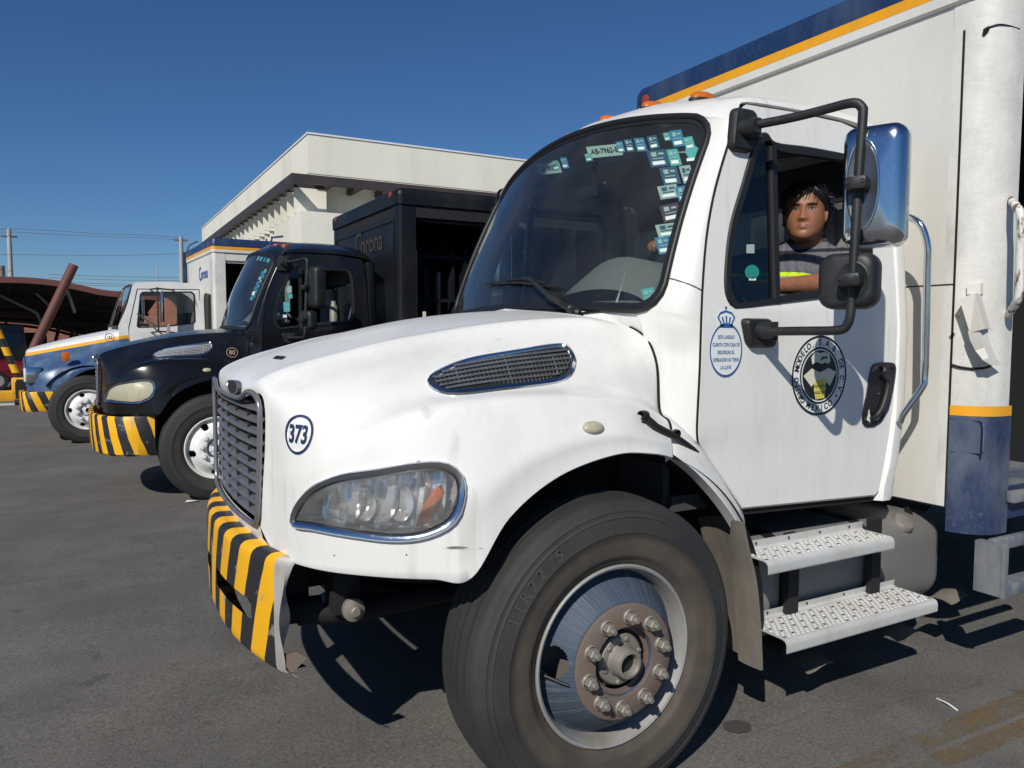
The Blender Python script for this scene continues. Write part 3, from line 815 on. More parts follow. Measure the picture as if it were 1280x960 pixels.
    fl = MB().box((.42, -.93, .90), (1.70, .93, .96)); fl.box((.40, -.90, .92), (.43, .90, 1.62)); fl.box((1.67, -.9, .96), (1.69, .9, 1.70)); fl.box((1.67, -.9, 2.24), (1.69, .9, 2.42))
    fl.build('cab_floor', M['inter'], body)
    MB().grid([[Vector((x, y, 2.50-.12*(y/.9)**2-(.10 if x < .72 else 0))) for y in (-.86, -.6, -.3, 0, .3, .6, .86)] for x in (.70, .8, 1.2, 1.66)]).build('headliner', M['liner'], body)
    # cowl panel below the windscreen
    rows = []
    for i in range(31):
        u = -.80+1.6*i/30; a_ = wsurf(u, .015); h = Vector((.20+.125*abs(u)**2.2, .80*u, 1.690-.086*abs(u)**2.4-.012))
        sk_ = max(0, min(1, (.80-abs(u))/.28)); h = a_.lerp(h, sk_); rows.append([a_+Vector((.0, 0, -.004)), (a_+h)/2+Vector((0, 0, -.012*sk_)), h+Vector((-.03*sk_, 0, -.006))])
    MB().grid(rows).build('cowl_panel', M['plastic'], root, 60)
    # ---- windscreen
    mb = MB(); radial(mb, W_OUT, Vector((0, .5, 0)), 14, lambda p: wsurf(p.x, p.y))
    ws = mb.build('windshield', M['shield'], root, 70)
    mb = MB(); f_ = lambda p: wsurf(p.x, p.y)+wnrm(p.x, p.y)*.003
    ring_between(mb, W_OUT, W_IN, 3, f_); mb.build('black_border', M['rubber'], ws, 60)
    MB().tube([wsurf(p.x, p.y)+wnrm(p.x, p.y)*.003 for p in W_OUT], .014, 8, closed=True).build('windshield_seal', M['rubber'], ws, 60)
    return hood, body, ws
def doors(root, paint, kind):
    for sgn in (1, -1):
        n = 128; angs = [2*pi*i/n for i in range(n)]
        def cast(poly, a):
            d = Vector((cos(a), sin(a))); best = None
            for p, q in zip(poly, poly[1:]+poly[:1]):
                P = Vector((p.x-wc.x, p.z-wc.z)); E_ = Vector((q.x-p.x, q.z-p.z)); den = d.x*E_.y-d.y*E_.x
                if abs(den) < 1e-9: continue
                t = (P.x*E_.y-P.y*E_.x)/den; s_ = (P.x*d.y-P.y*d.x)/den
                if t > 0 and -1e-6 <= s_ <= 1+1e-6 and (best is None or t > best): best = t
            return Vector((wc.x+d.x*best, 0, wc.z+d.y*best))
        wp = spline(win_out, 4, True)
        extra = [math.atan2(p.z-wc.z, p.x-wc.x) % (2*pi) for p in door_out]
        angs = sorted(angs+extra)
        O = [cast(door_out, a) for a in angs]; I = [cast(wp, a) for a in angs]
        O = [p+(wc-p)*(.0085/max(.1, (p-wc).length)) for p in O]
        for p in O+I: p.y = 0
        def srf(p, out=0):
            z = p.z; y = yd(z)-out
            # shallow pressed field in the lower panel
            k = min(1, max(0, (1.235-z+.06*(p.x-1.2))/.03)); y += .007*k
            return Vector((p.x, y*sgn, z))
        mb = MB(); rows = []
        for t in (0, .012, .03, .08, .15, .25, .35, .45, .55, .65, .75, .85, .93, .985, 1):
            rows.append([srf(o.lerp(i, 1-t), -.012 if t == 0 else (-.004 if t in (1,) else 0)) for i, o in zip(O, I)])
        rows.append([v+Vector((0, .03*sgn, 0)) for v in rows[-1]])
        rows.insert(0, [v+Vector((0, .008*sgn, 0)) for v in rows[0]])
        mb.grid([r+[r[0]] for r in rows])
        # raised flange round the window
        d = mb.build('door', paint, root, 35, label='driver door with a man in its open window' if (kind == 'main' and sgn == 1) else None)
        # inner trim
        mb = MB()
        mb.grid([[Vector((x, (yd(z)+.06)*sgn, z)) for z in (.92, 1.2, 1.5, 1.69)] for x in (.6, 1.0, 1.55)]); mb.build('door_trim', M['inter'], d)
        # seal behind the seam
        mb = MB(); mb.grid([r+[r[0]] for r in [[srf(o+(wc-o)*(-.035/max(.2, (wc-o).length)), -.022) for o in O], [srf(o+(wc-o)*(.04/max(.2, (wc-o).length)), -.022) for o in O]]]); mb.build('door_seal', M['seam'], d)
        # rubber window frame
        W1 = resample(spline(win_out, 6, True), 100)
        L = [srf(p, .000) for p in W1]
        cz = [p+(wc-p)*(.034/((p-wc).length)) for p in W1]
        mb = MB(); A = [srf(p, -.002) for p in W1]; B = [srf(p, .007) for p in [p+(wc-p)*.012 for p in W1]]; Cc = [srf(p, .004) for p in cz]; Dd = [srf(p, -.03) for p in cz]
        for a_, b_ in ((A, B), (B, Cc), (Cc, Dd)): ring_between(mb, a_, b_)
        mb.build('window_frame', M['rubber'], d, 50)
        return_frame = cz
        # quarter glass in front, with its divider bar
        xb = lambda z: .865+.03*(z-1.72)
        qa = [p for p in cz if p.x < xb(p.z)]
        cq = Vector((.76, -1, 1.95)); qa = sorted(qa, key=lambda p: math.atan2(p.z-cq.z, p.x-cq.x))
        V = [srf(p, -.012) for p in qa]; mk('quarter_glass', V, [list(range(len(V)))], M['darkglass'], d)
        zt, zb = 2.322, 1.70
        MB().box((-.011, -.012, 0), (.017, .02, 1)).mesh
        bar = MB(); P = []
        for i in range(9):
            z = zb+(zt-zb)*i/8; c = srf(Vector((xb(z), 0, z)), .0)
            P.append([c+Vector((-.014, .004*sgn, 0)), c+Vector((-.010, -.006*sgn, 0)), c+Vector((.016, -.006*sgn, 0)), c+Vector((.018, .025*sgn, 0)), c+Vector((-.014, .025*sgn, 0)), c+Vector((-.014, .004*sgn, 0))])
        bar.grid(P); bar.build('divider_bar', M['rubber'], d, 40)
        if sgn == -1 and kind == 'main':
            wq = [p for p in cz if p.x > xb(p.z)]; wq = sorted(wq, key=lambda p: math.atan2(p.z-2, p.x-1.2)); V = [srf(p, -.012) for p in wq]; mk('window_glass', V, [list(range(len(V)))], M['glass'], d)
        # recessed handle
        hp = [(1091,455),(1105,452.5),(1117,454),(1119,463),(1116,485),(1110,512),(1103,527),(1092,534),(1081,533),(1078,522),(1082,495),(1086,470)]
        hpts = resample(spline([aty(x, y, yd(1.35)) for x, y in hp], 5, True), 40); hcn = sum(hpts, Vector())/40
        mb = MB()
        for s0, l0, s1, l1 in ((1.0, -.004, .99, .006), (.99, .006, .9, .007), (.9, .007, .8, .001), (.8, .001, .5, .001), (.5, .001, .02, .001)):
            ring_between(mb, [srf(hcn+(p-hcn)*s0, l0) for p in hpts], [srf(hcn+(p-hcn)*s1, l1) for p in hpts])
        dh = mb.build('door_handle', flat('gloss black handle', (.014, .014, .016), .22, 0, .4), d, 40)
        gp = [aty(x, y, yd(1.35)) for x, y in ((1104,470),(1107,478),(1105,492),(1100,508),(1094,520),(1088,524))]
        MB().tube([srf(p, .012) for p in spline(gp, 4)], [.010]+[.013]*19+[.013], 8).build('grip', M['plastic'], dh, 50) if len(spline(gp, 4)) == 21 else None
        MB().lathe([(.009, 0), (.009, -.004*1), (.001, -.005)], 16, srf(aty(1103,462, yd(1.35)), .006)).build('lock_barrel', M['nut'], dh)
        if sgn == 1: left = d; left_srf = srf
    return left, left_srf

def stripes_mat(name, wear=.5, freq=5.2, slant=.25, axis='front'):
    m, n, b = base(name, (.8, .42, .01), .45)
    s = xyz(n)
    u = math_(n, 'ADD', math_(n, 'MULTIPLY', s[1] if axis == 'front' else math_(n, 'SUBTRACT', math_(n, 'MULTIPLY', s[0], 1.0), s[1]), freq), math_(n, 'MULTIPLY', s[2], slant*freq))
    u = math_(n, 'ADD', u, math_(n, 'MULTIPLY', noise(n, 4, 2), .10))
    st = math_(n, 'GREATER_THAN', math_(n, 'FRACT', u), .5)
    ch = ramp(n, noise(n, 11, 5), [(.60, 0), (.66, wear)])
    sc = ramp(n, noise(n, 7, 5, (1, 1, .25)), [(.66, 0), (.70, wear)])
    yb = mixc(n, st, (.85, .43, .008), (.022, .022, .024))
    c = mixc(n, ch, yb, (.30, .30, .28)); c = mixc(n, sc, c, (.55, .47, .10))
    n.links.new(c, b.inputs['Base Color']); bump(n, b, noise(n, 6, 3), .25, .02); return m

def bumper_profile(y0, y1, front, z0, z1, depth, n=24, roll=.03):
    """curved channel: rounded top and bottom edges, open at the back"""
    rows = []
    for i in range(n+1):
        y = y0+(y1-y0)*i/n; x = front(y)
        r = []
        for a in (0, 30, 60, 90): r.append(Vector((x+roll-roll*sin(radians(a)), y, z1-roll+roll*cos(radians(a)))))
        for k in [q/15 for q in range(1, 15)]: r.append(Vector((x-.004*sin(pi*k), y, z1-roll+(z0-z1+2*roll)*k)))
        for a in (90, 60, 30, 0): r.append(Vector((x+roll-roll*sin(radians(a)), y, z0+roll-roll*cos(radians(a)))))
        r = [Vector((x+depth, y, z1-.004))]+r+[Vector((x+depth, y, z0+.004))]
        rows.append(r)
    return rows
def bump_front(y): return -1.10+.115*(abs(y)/.72)**2.4

def chassis(root, tank_side=True):
    mb = MB()
    for s in (1, -1):
        mb.box((-.95, .38*s-.04, .66), (7.2, .38*s+.04, .92))
    ch = mb.build('chassis_frame', M['dark'], root)
    mb = MB().tube([(0, y, .46+.05*(abs(y) > .5)) for y in (-.9, -.6, -.5, 0, .5, .6, .9)], .065, 12); mb.build('front_axle', M['dark'], root)
    mb = MB()
    for s in (1, -1):
        P = [(-.75, .42*s, .66), (-.4, .42*s, .56), (0, .42*s, .54), (.4, .42*s, .58), (.75, .42*s, .68)]
        mb.grid([[Vector(p)+Vector((0, dy, dz)) for dy, dz in ((-.05, .03), (.05, .03), (.05, -.04), (-.05, -.04), (-.05, .03))] for p in spline(P, 5)])
    mb.build('leaf_spring', M['dark'], root)
    MB().box((-.62, -.34, .58), (.55, .34, 1.42), .06).build('engine_block', M['dark'], root)
    MB().box((-.80, -.44, .72), (-.72, .44, 1.33), .02).build('radiator', M['dark'], root)
    # radius rod and the shackle end with its bolt, dusty
    mb = MB().tube([(-.90, -.52, .60), (-.70, -.54, .585), (-.1, -.52, .60)], .036, 12); mb.tube([(-.96, -.50, .615), (-.82, -.51, .61)], .045, 12)
    mb.build('tow_rod', M['dark'], root)
    mb = MB().box((-.80, -.60, .60), (-.70, -.49, .86), .01); mb.build('spring_hanger', M['dark'], root)
    mb = MB().lathe([(.001, -.075), (.018, -.075), (.024, -.070), (.024, -.052), (.034, -.050), (.05, -.044), (.053, -.03), (.050, -.008), (.042, 0), (.001, 0)], 20, (0, 0, 0))
    mb.lathe([(.045, -.002), (.056, .02), (.054, .06), (.04, .075)], 18)
    for v in mb.V: v.x, v.y, v.z = v.x*.75-.735, v.y*.8-.60, v.z*.8+.625
    mb.build('shackle_bolt', M['nut'], root, 40)
    # wheel arch liner
    for s in (1, -1):
        rows = []
        for i in range(37):
            a = radians(34+(150)*i/36); r = .70
            c = Vector((.03-r*cos(a), 0, .50+r*sin(a)*.985))
            rows.append([c+Vector((0, s*1.11, 0)), c+Vector((0, s*.62, 0)), Vector((.03-.35*cos(a), s*.60, .50+.35*sin(a)))])
        MB().grid(rows).build('wheel_arch_liner', M['dark'], root, 50)
    return ch

def mirror_body(w, h, d, r, name, m, root, loc, rz, face=True):
    """shell of a truck mirror; glass to local +x"""
    secs = [(0, 1, 1), (-.35*d, 1, 1), (-.62*d, .985, .99), (-.82*d, .93, .96), (-.95*d, .82, .89), (-d, .62, .74), (-1.02*d, .02, .02)]
    rows = []
    for x, a, b in secs: rows.append([Vector((x, u*a, v*b)) for u, v in rrect(w, h, r, 7)])
    rows.insert(0, [Vector((.004, u*.93, v*.96)) for u, v in rrect(w, h, r, 7)])
    mb = MB().grid([q+[q[0]] for q in rows])
    o = mb.build(name, m, root, 50, loc=loc); o.rotation_euler = (0, 0, rz)
    me = [Vector((.005, u*.93, v*.96)) for u, v in rrect(w, h, r, 7)]
    mk('mirror_glass', me, [list(range(len(me)))], flat('mirror glass', (.8, .8, .82), .02, 1), o)
    return o

def mirrors(root, dark=False):
    for s in (-1, 1):
        Y = lambda p: Vector((p[0], -p[1]*s if False else (p[1] if s == -1 else -p[1]), p[2]))
        P = spline([Y(p) for p in ((.70, -.965, 2.368), (.78, -1.15, 2.374), (.835, -1.33, 2.384))], 4)
        c1 = [Y(p) for p in ((.846, -1.362, 2.380), (.853, -1.378, 2.362), (.855, -1.382, 2.335))]
        v_ = [Y(p) for p in ((.845, -1.38, 2.12), (.83, -1.384, 1.86), (.824, -1.383, 1.70), (.82, -1.383, 1.645), (.817, -1.372, 1.61), (.806, -1.345, 1.594))]
        l_ = [Y(p) for p in ((.77, -1.22, 1.592), (.735, -1.09, 1.590))]
        arm = MB().tube(spline(P+c1+v_+l_, 3), .0165, 12).build('mirror_arm', M['plastic'], root, 60)
        # foot brackets on the door
        for (x, z, w, h) in ((.712, 2.36, .125, .17), (.755, 1.592, .155, .13)):
            b = MB(); y = yd(z)
            o_ = rrect(w, h, .03, 4)
            if z > 2: o_ = [(u+v*.18, v) for u, v in o_]
            else: o_ = [(u-v*.25, v*(.75 if v > 0 else 1)) for u, v in o_]
            rows = [[Y((x+u*k, y-l if z < 2 else y-l+.09*v*k, z+v*k)) for u, v in o_] for k, l in ((1, -.003), (.98, .018), (.86, .03), (.02, .032))]
            b.grid([r+[r[0]] for r in rows]); b.tube([Y((x-.01, y-.02, z)), Y((x, y-.085, z+.002))], [.036, .028], 12)
            b.tube([Y((x+.02, y-.05, z-.035)), Y((x+.02, y-.05, z+.035))], .028, 10)
            b.build('mirror_bracket', M['plastic'], root, 45)
            b = MB()
            for u, v in () and ((-.035, .05), (.03, -.045), (-.03, -.05)): b.lathe([(.010, 0), (.010, -.004), (.001, -.005)], 10, Y((x+u*w/.125, y-.033, z+v*h/.17)))
            pass
        rz = radians(24)*(1 if s == -1 else -1)
        mshell = M['chrome'] if not dark else M['plastic']
        big = mirror_body(.206, .42, .115, .042, 'main_mirror', mshell, root, Y((.972, -1.366, 2.098)), rz)
        small = mirror_body(.200, .198, .085, .052, 'convex_mirror', M['plastic'], root, Y((.890, -1.330, 1.768)), rz)
        # oval recess with clamp behind the arm
        for o, hh in ((big, .150), (small, .065)):
            cy_ = (.036 if o is big else -.025)*(1 if s == -1 else -1)
            d = .115 if o is big else .085
            rows = [[Vector((-d*k, u*q+cy_*(.75 if o is big else 1), v*q)) for u, v in [(.052*cos(2*pi*i/28), hh*sin(2*pi*i/28)) for i in range(29)]] for k, q in ((.86, 1.06), (1.03, 1.03), (1.05, .95), (1.02, .86), (1.025, .02))]
            r_ = MB().grid(rows); r_.build('recess', M['plastic'] if o is not big or dark else M['chromedk'], o, 40)
            if o is big and not dark: MB().tube([v+Vector((-.002, 0, 0)) for v in rows[1][:-1]], .0035, 6, closed=True).build('recess_rim', M['chrome'], o, 60)
            c = MB().box((-d-.065, cy_-.036, -.024), (-d+.01, cy_+.036, .024), .012)
            c.lathe([(.008, -d-.063), (.008, -d-.068), (.001, -d-.068)], 10, (0, cy_-.024, .004), 'x'); c.lathe([(.008, -d-.063), (.008, -d-.068), (.001, -d-.068)], 10, (0, cy_+.024, .004), 'x')
            c.build('clamp', M['plastic'], o, 40)

def step_board(name, x0, x1, yf, yb, zt, zl, zr, root):
    mb = MB(); n = 40
    P = [(yb, zr), (yb+.004, zt+.006), (yb-.004, zt)]+[(yf+.022, zt), (yf+.010, zt-.003), (yf+.002, zt-.012), (yf, zt-.022), (yf, zl)]
    prof = [Vector((0, y, z)) for y, z in P]
    back = [p+Vector((0, .004 if i < 2 else (.002), -.004)) for i, p in enumerate(prof)]
    mb.grid([[p+Vector((x, 0, 0)) for p in prof] for x in (x0, x0+.02, (x0+x1)/2, x1-.02, x1)])
    mb.grid([[p+Vector((x, 0, 0)) for p in back] for x in (x0, x1)])
    for x in (x0, x1): mb.grid([[p+Vector((x, 0, 0)) for p in prof], [p+Vector((x, 0, 0)) for p in back]])
    n0 = len(mb.F); dx = .0255; y = yf+.03; row = 0; holes = []
    while y < yb-.015:
        x = x0+.02+(dx/2 if row % 2 else 0)
        while x < x1-.012:
            if (row+int((x-x0)/dx)*2) % 7 == 0: holes.append((x, y))
            else: mb.lathe([(.0088, zt-.0005), (.0062, zt+.0034), (.0035, zt+.0034), (.003, zt+.001), (.0005, zt+.001)], 8, (x, y, 0), 'z')
            x += dx
        y += .0165; row += 1
    n1 = len(mb.F)
    for x, y in holes: mb.lathe([(.006, zt+.0012), (.001, zt+.0012)], 8, (x, y, 0), 'z')
    for i in range(4): mb.lathe([(.006, yb-.002), (.001, yb-.003)], 8, (x0+(x1-x0)*(i+.5)/4, 0, (zt+zr)/2+.004), 'y')
    me = mb.mesh(name); me.materials.append(M['alu']); me.materials.append(M['dark'])
    for i in range(n1, len(me.polygons)): me.polygons[i].material_index = 1
    o = bpy.data.objects.new(name, me); COL.objects.link(o); o.parent = root; shade(me, 35)
    return o

def box_body(root, kind):
    """drinks-delivery body: front wall, roof band, open bays along the side"""
    RAD = .16 if kind == 'main' else .05
    X0, HW, Z0, Z1, L = 1.87, 1.255, .80, (3.18 if kind == 'black' else 3.225), 8.3
    white = M['boxwhite'] if kind != 'black' else M['blackbox']
    band = M['blue'] if kind != 'black' else M['blackbox']
    ora = M['orange'] if kind != 'black' else M['blackbox']
    mb = MB()
    # front wall with rounded corner posts, plan outline swept up
    yk = HW-RAD; plan = [(X0, 0), (X0, -.6), (X0, -1.06)]
    for a in range(0, 91, 10):
        plan.append((X0+RAD-RAD*cos(radians(a)), -yk-RAD*sin(radians(a))))
    plan += [(X0+.20, -HW), (X0+.20, -HW+.05)]
    zs = [.80, 1.235, 1.262, 1.8, 2.4, 2.92]
    mb.grid([[Vector((x, y, z)) for x, y in plan[:3]] for z in zs]); mb.mirror(); posts = MB().grid([[Vector((x, y, z)) for x, y in plan[2:]] for z in zs+[3.02]])
    # roof and far end
    mb.box((X0+RAD, -HW+RAD*.6, Z1-.06), (L, HW-RAD*.6, Z1-.02)); mb.box((L-.05, -HW, Z0), (L, HW, Z1-.06)); 
    body = mb.build('box_body', white, root, 40, weld=.001)
    posts.build('corner_post', M['scraped'] if kind != 'black' else M['blackbox'], body, 40)
    for v in posts.V: v.y = -v.y
    posts.build('corner_post', M['scraped'] if kind != 'black' else M['blackbox'], body, 40)
    MB().box((X0+.05, -HW+.065, Z0-.02), (L-.06, HW-.065, Z0+.06)).build('bay_floor', M['steelstep'], body)
    # lower corner skirts below the body floor
    if kind != 'black':
        for s in (1, -1):
            pl = [(X0-.003, 1.112)]+[(X0+RAD-.003-RAD*cos(radians(a)), yk+.003+(RAD+.002)*sin(radians(a))) for a in range(10, 91, 10)]+[(X0+.215, HW+.005)]
            g = MB().grid([[Vector((x, y*s, z)) for x, y in pl] for z in (.69, .72, .9, 1.1, 1.222)]); g.grid([[Vector((x, y*s, z)) for x, y in pl] for z in (.69,)]+[[Vector((x+.05, (y-.04)*s, .692)) for x, y in pl]])
            sk = g.build('corner_skirt', M['bluedirty'], body, 40)
            g = MB().grid([[Vector((x-.002, (y+.001)*s, z)) for x, y in pl] for z in (1.219, 1.264)]); g.build('orange_stripe', M['orange'], body, 40)
    # roof band: navy above an orange line, a white ledge with a gutter below
    def sweep(zs_, out, name, m, bev=0):
        rows = []
        for z, o in zip(zs_, out):
            pl = [(X0-o, 0), (X0-o, -1.06)]+[(X0+RAD-(RAD+o)*cos(radians(a)), -yk-(RAD+o)*sin(radians(a))) for a in range(0, 91, 10)]+[(X0+1.5, -HW-o), (L, -HW-o)]
            rows.append([Vector((x, y, z)) for x, y in pl])
        g = MB().grid(rows); g.mirror(); return g.build(name, m, body, 40, weld=.001)
    sweep((3.02, 3.03, 3.075), (.0, .018, .018), 'roof_ledge', white)
    sweep((3.075, 3.125), (.019, .019), 'orange_line', ora)
    sweep((3.125, 3.165, 3.19, 3.205) if kind == 'black' else (3.125, 3.215, 3.25, 3.266), (.0195, .017, .0, -.05), 'roof_band', band)
    sweep((2.90, 3.025), (-.004, -.004), 'gutter', M['dark'] if kind == 'black' else white)
    MB().grid([[Vector((x, y, 3.203 if kind == 'black' else 3.263)) for y in (-HW+RAD*.5, HW-RAD*.5)] for x in (X0+RAD*.7, L)]).build('roof_panel', white, body)
    for s in (1, -1):
        MB().lathe([(.034, X0-.018), (.032, X0-.028), (.022, X0-.031), (.001, X0-.032)], 20, (0, 1.06*s, 3.150 if kind == 'black' else 3.160), 'x').build('clearance_lamp', M['red'], body, 40)
    # panel joints
    if kind != 'black':
        j = MB().box((X0-.003, -1.112, .80), (X0+.002, -1.104, 2.90)); j.box((X0-.003, -1.104, 1.800), (X0+.002, 1.1, 1.805)); j.box((X0-.003, 1.104, .8), (X0+.002, 1.112, 2.90))
        j.build('panel_joint', M['seam'], body)
    else:
        j = MB().box((X0-.012, -1.10, 2.86), (X0+.002, 1.10, 2.885)); j.box((X0-.012, -1.12, .82), (X0+.002, -1.095, 2.885)); j.box((X0-.012, 1.095, .82), (X0+.002, 1.12, 2.885)); j.build('front_frame', M['blackbox'], body)
    # side bays: inner partition, posts, racks
    mb = MB(); mb.box((X0+.21, -.03, Z0), (L-.05, .03, Z1-.1))
    for k in range(1, 6):
        x = X0+.2+(L-X0-.25)*k/6
        mb.box((x-.02, -HW+.10, Z0), (x+.02, HW-.10, Z1-.1))
    mb.box((X0+.19, -HW+.04, Z0), (X0+.21, HW-.04, Z1-.1))
    mb.build('bay_partition', M['blackbox'] if kind == 'black' else M['dark'], body)
    for s in (1, -1):
        for k in range(1, 6):
            x = X0+.2+(L-X0-.25)*k/6
            MB().box((x-.035, s*(HW-.07), Z0), (x+.035, s*(HW-.01), 3.03)).build('bay_post', white if kind != 'main' else M['boxwhite'], body)
        MB().box((X0+.2, s*(HW-.06), Z0-.05), (L, s*HW, Z0+.08)).build('side_sill', band, body)
        MB().box((X0+.21, s*(HW-.09), 2.86), (L, s*(HW-.04), 3.02), .02).build('roller_housing', white if kind != 'black' else M['blackbox'], body)
    return body

def interior(T):
    # ---- cab interior
    dk = M['inter']
    rows = []
    for i in range(13):
        u = -1+2*i/12; a_ = wsurf(u*.95, .03); rows.append([a_+Vector((.02, 0, -.01)), Vector((a_.x+.16, a_.y*.98, 1.72)), Vector((.72, u*.86, 1.70)), Vector((.78, u*.86, 1.62)), Vector((.78, u*.86, 1.1)), Vector((.5, u*.86, 1.0))])
    ds = MB().grid(fine(rows, 2, 3)); ds.build('dashboard', M['dash'], T, 50)
    # hooded instrument binnacle
    rows = [[Vector((.54+.20*k, -.42+.36*cos(a)*(1-.1*k), 1.68+(.235-.02*k)*sin(a))) for a in [pi*i/16 for i in range(17)]] for k in (0, .3, .7, 1)]
    rows.insert(0, [Vector((.40, -.42+.38*cos(pi*i/16), 1.67+.10*sin(pi*i/16))) for i in range(17)])
    MB().grid(rows).build('instrument_hood', M['dash'], T, 60)
    st = MB(); cw = Vector((.90, -.50, 1.80)); ax = Vector((-.62, 0, -.78)).normalized(); ub = Vector((0, 1, 0)); wb = ax.cross(ub)
    st.tube([cw+(ub*cos(2*pi*i/40)+wb*sin(2*pi*i/40))*.225 for i in range(40)], .016, 8, closed=True)
    for a in (0, 2.1, 4.2): st.tube([cw+ax*.03, cw+(ub*cos(a)+wb*sin(a))*.22], .014, 6)
    st.tube([cw, cw+ax*.45], .03, 10); st.build('steering_wheel', M['rubber'], T, 50)
    for y in (-.55, .48):
        s_ = MB(); s_.box((1.12, y-.24, 1.27), (1.60, y+.24, 1.40), .05); s_.box((1.52, y-.24, 1.36), (1.665, y+.24, 1.98), .05); so = s_.build('seat', M['seat'], T, 50)
        MB().box((1.545, y-.14, 1.97), (1.65, y+.14, 2.19), .04).build('headrest', M['liner'], so, 50); MB().box((1.18, y-.2, .96), (1.55, y+.2, 1.27)).build('seat_base', M['inter'], so)
    MB().box((1.60, -.93, 1.9), (1.66, -.66, 2.17), .03).build('wall_pad', M['liner'], T, 50)
    rb = MB().box((.69, -.01, 2.30), (.71, .01, 2.42)); rb.box((.67, -.12, 2.24), (.70, .12, 2.31), .012); rb.build('rear_view_mirror', M['plastic'], T, 50)


# ================================================================== the white truck in front
T1 = empty('delivery_truck', (0, 0, 0), 0, 'white bonneted delivery truck numbered 373 with a driver at its open window', 'truck', 'delivery trucks parked side by side')
m2_truck(T1, M['white'], True)
door_l, dsrf = doors(T1, M['white'], 'main')
chassis(T1); mirrors(T1)
box_body(T1, 'main')
wheel(T1, 0, -1.15, .505, 'blue', 2)
wheel(T1, 0, 1.15, .505, 'blue', 2, flip=True)
for y, f in ((-1.12, False), (1.12, True)): wheel(T1, 4.6, y, .505, 'blue', 2, flip=f, tyre_mat='tyre2')

# skirt between the wheel arch and the door
def P3(px, py, y): return aty(px, py, y)
SK_O = spline([P3(829,560,-1.06), P3(838,566,-1.09), P3(850,574,-1.105), P3(872,592,-1.11), P3(895,617,-1.115), P3(914,642,-1.12), P3(927,664,-1.12), P3(930,676,-1.12)], 5)
SK_I = spline([P3(824,512,-.94), P3(838,522,-.97), P3(852,534,-1.0), P3(873,555,-1.025), P3(888,577,-1.025), P3(907,606,-1.02), P3(927,638,-1.015), P3(931,652,-1.03)], 5)
mb = MB(); rows = []
for o_, i_ in zip(SK_O, SK_I):
    m_ = o_.lerp(i_, .5)+Vector((0, -.012, .012)); rows.append([o_+Vector((0, .05, -.01)), o_]+[o_*(1-t)**2+m_*2*t*(1-t)+i_*t*t for t in (.25, .5, .75)]+[i_, i_+Vector((.01, .06, 0))])
mb.grid(rows); mb.build('cab_skirt', M['white'], T1, 45)
for v in mb.V: v.y = -v.y
mb.build('cab_skirt', M['white'], T1, 45)
# hood hold-down strap
mb = MB()
q_, n_ = on_hood(801, 523); a_ = q_+n_*.014; b_ = P3(820,533,-1.088); c_ = P3(846,547,-1.078); d_ = P3(872,566,-1.052)
mb.tube(spline([a_, b_, c_, d_], 5), [.015]*5+[.013]*5+[.011]*5+[.008], 8)
mb.lathe([(.019, -.014), (.021, 0), (.018, .014), (.001, .016)], 12, a_, 'x'); mb.lathe([(.015, -.006), (.016, .008), (.001, .010)], 10, P3(846,542,-1.082), 'y')
mb.build('hood_strap', M['rubber'], T1, 50)
mb = MB(); mb.tube([P3(826,430,-.905), P3(829,470,-.925), P3(829,520,-.935)], .006, 8); mb.build('drain_channel', M['boxwhite'], T1)
# mud flap behind the wheel
rows = []
for px, py, x in ((926,652,.575),(934,690,.61),(941,720,.64),(945,750,.658),(948,790,.672),(950,838,.685)):
    p = aty(px, py, -1.135); k = (.35, .75, .9, 1, 1, .95)[len(rows)]; rows.append([p+Vector((.012, -.004, 0)), p+Vector((0, -.002, 0)), p+Vector((-.006, .02*k, .002)), p+Vector((-.014, .06*k, .004)), p+Vector((-.012, .105*k, .004)), p+Vector((.03, .115*k, .004)), p+Vector((.05, .30, .006)), p+Vector((.07, .305, .006))])
fl = [[P for P in r] for r in rows]
MB().grid(fine(fl, 4, 1)).build('mud_flap', M['flap'], T1, 45)
# fuel tank with straps and cap
mb = MB()
pr = [(y-.735, z+.515) for y, z in rrect(.50, .44, .13, 7)]
rows = [[Vector((x, -.735+(y+.735)*k, .515+(z-.515)*k)) for y, z in pr] for x, k in ((.80, .02), (.80, .9), (.812, .97), (.84, 1), (2.0, 1), (2.035, .97), (2.05, .9), (2.052, .88), (2.052, .02))]
mb.grid([r+[r[0]] for r in rows]); tk = mb.build('fuel_tank', M['tank'], T1, 40)
for x in (.98, 1.52):
    mb = MB(); rr = [[Vector((x+dx, -.735+(y+.735)*k, .515+(z-.515)*k)) for y, z in pr] for dx, k in ((-.03, 1.0), (-.03, 1.015), (.03, 1.015), (.03, 1.0))]; mb.grid([r+[r[0]] for r in rr]); mb.build('tank_strap', M['rubber'], tk)
cp = aty(1124, 658, -.93)
mb = MB().lathe([(.034, .03), (.034, .0), (.048, -.006), (.052, -.03), (.045, -.042), (.001, -.044)], 24, (0, 0, 0), 'z')
for v in mb.V: v.z = -v.z
mb.V = [Matrix.Rotation(radians(38), 3, 'X') @ v+cp for v in mb.V]; mb.build('tank_cap', M['nut'], tk, 40)
for px, py in ((1010,828),(1120,790),(1185,745)):
    p = aty(px, py, -1.0); mb = MB(); mb.grid([[p+Vector((dx, dy, .012*sin(dx*28)+.01*cos(dy*30))) for dx in (-.07, -.03, .01, .05, .08)] for dy in (-.06, -.02, .02, .06)]); mb.build('strap_end', M['flap'], tk, 60)
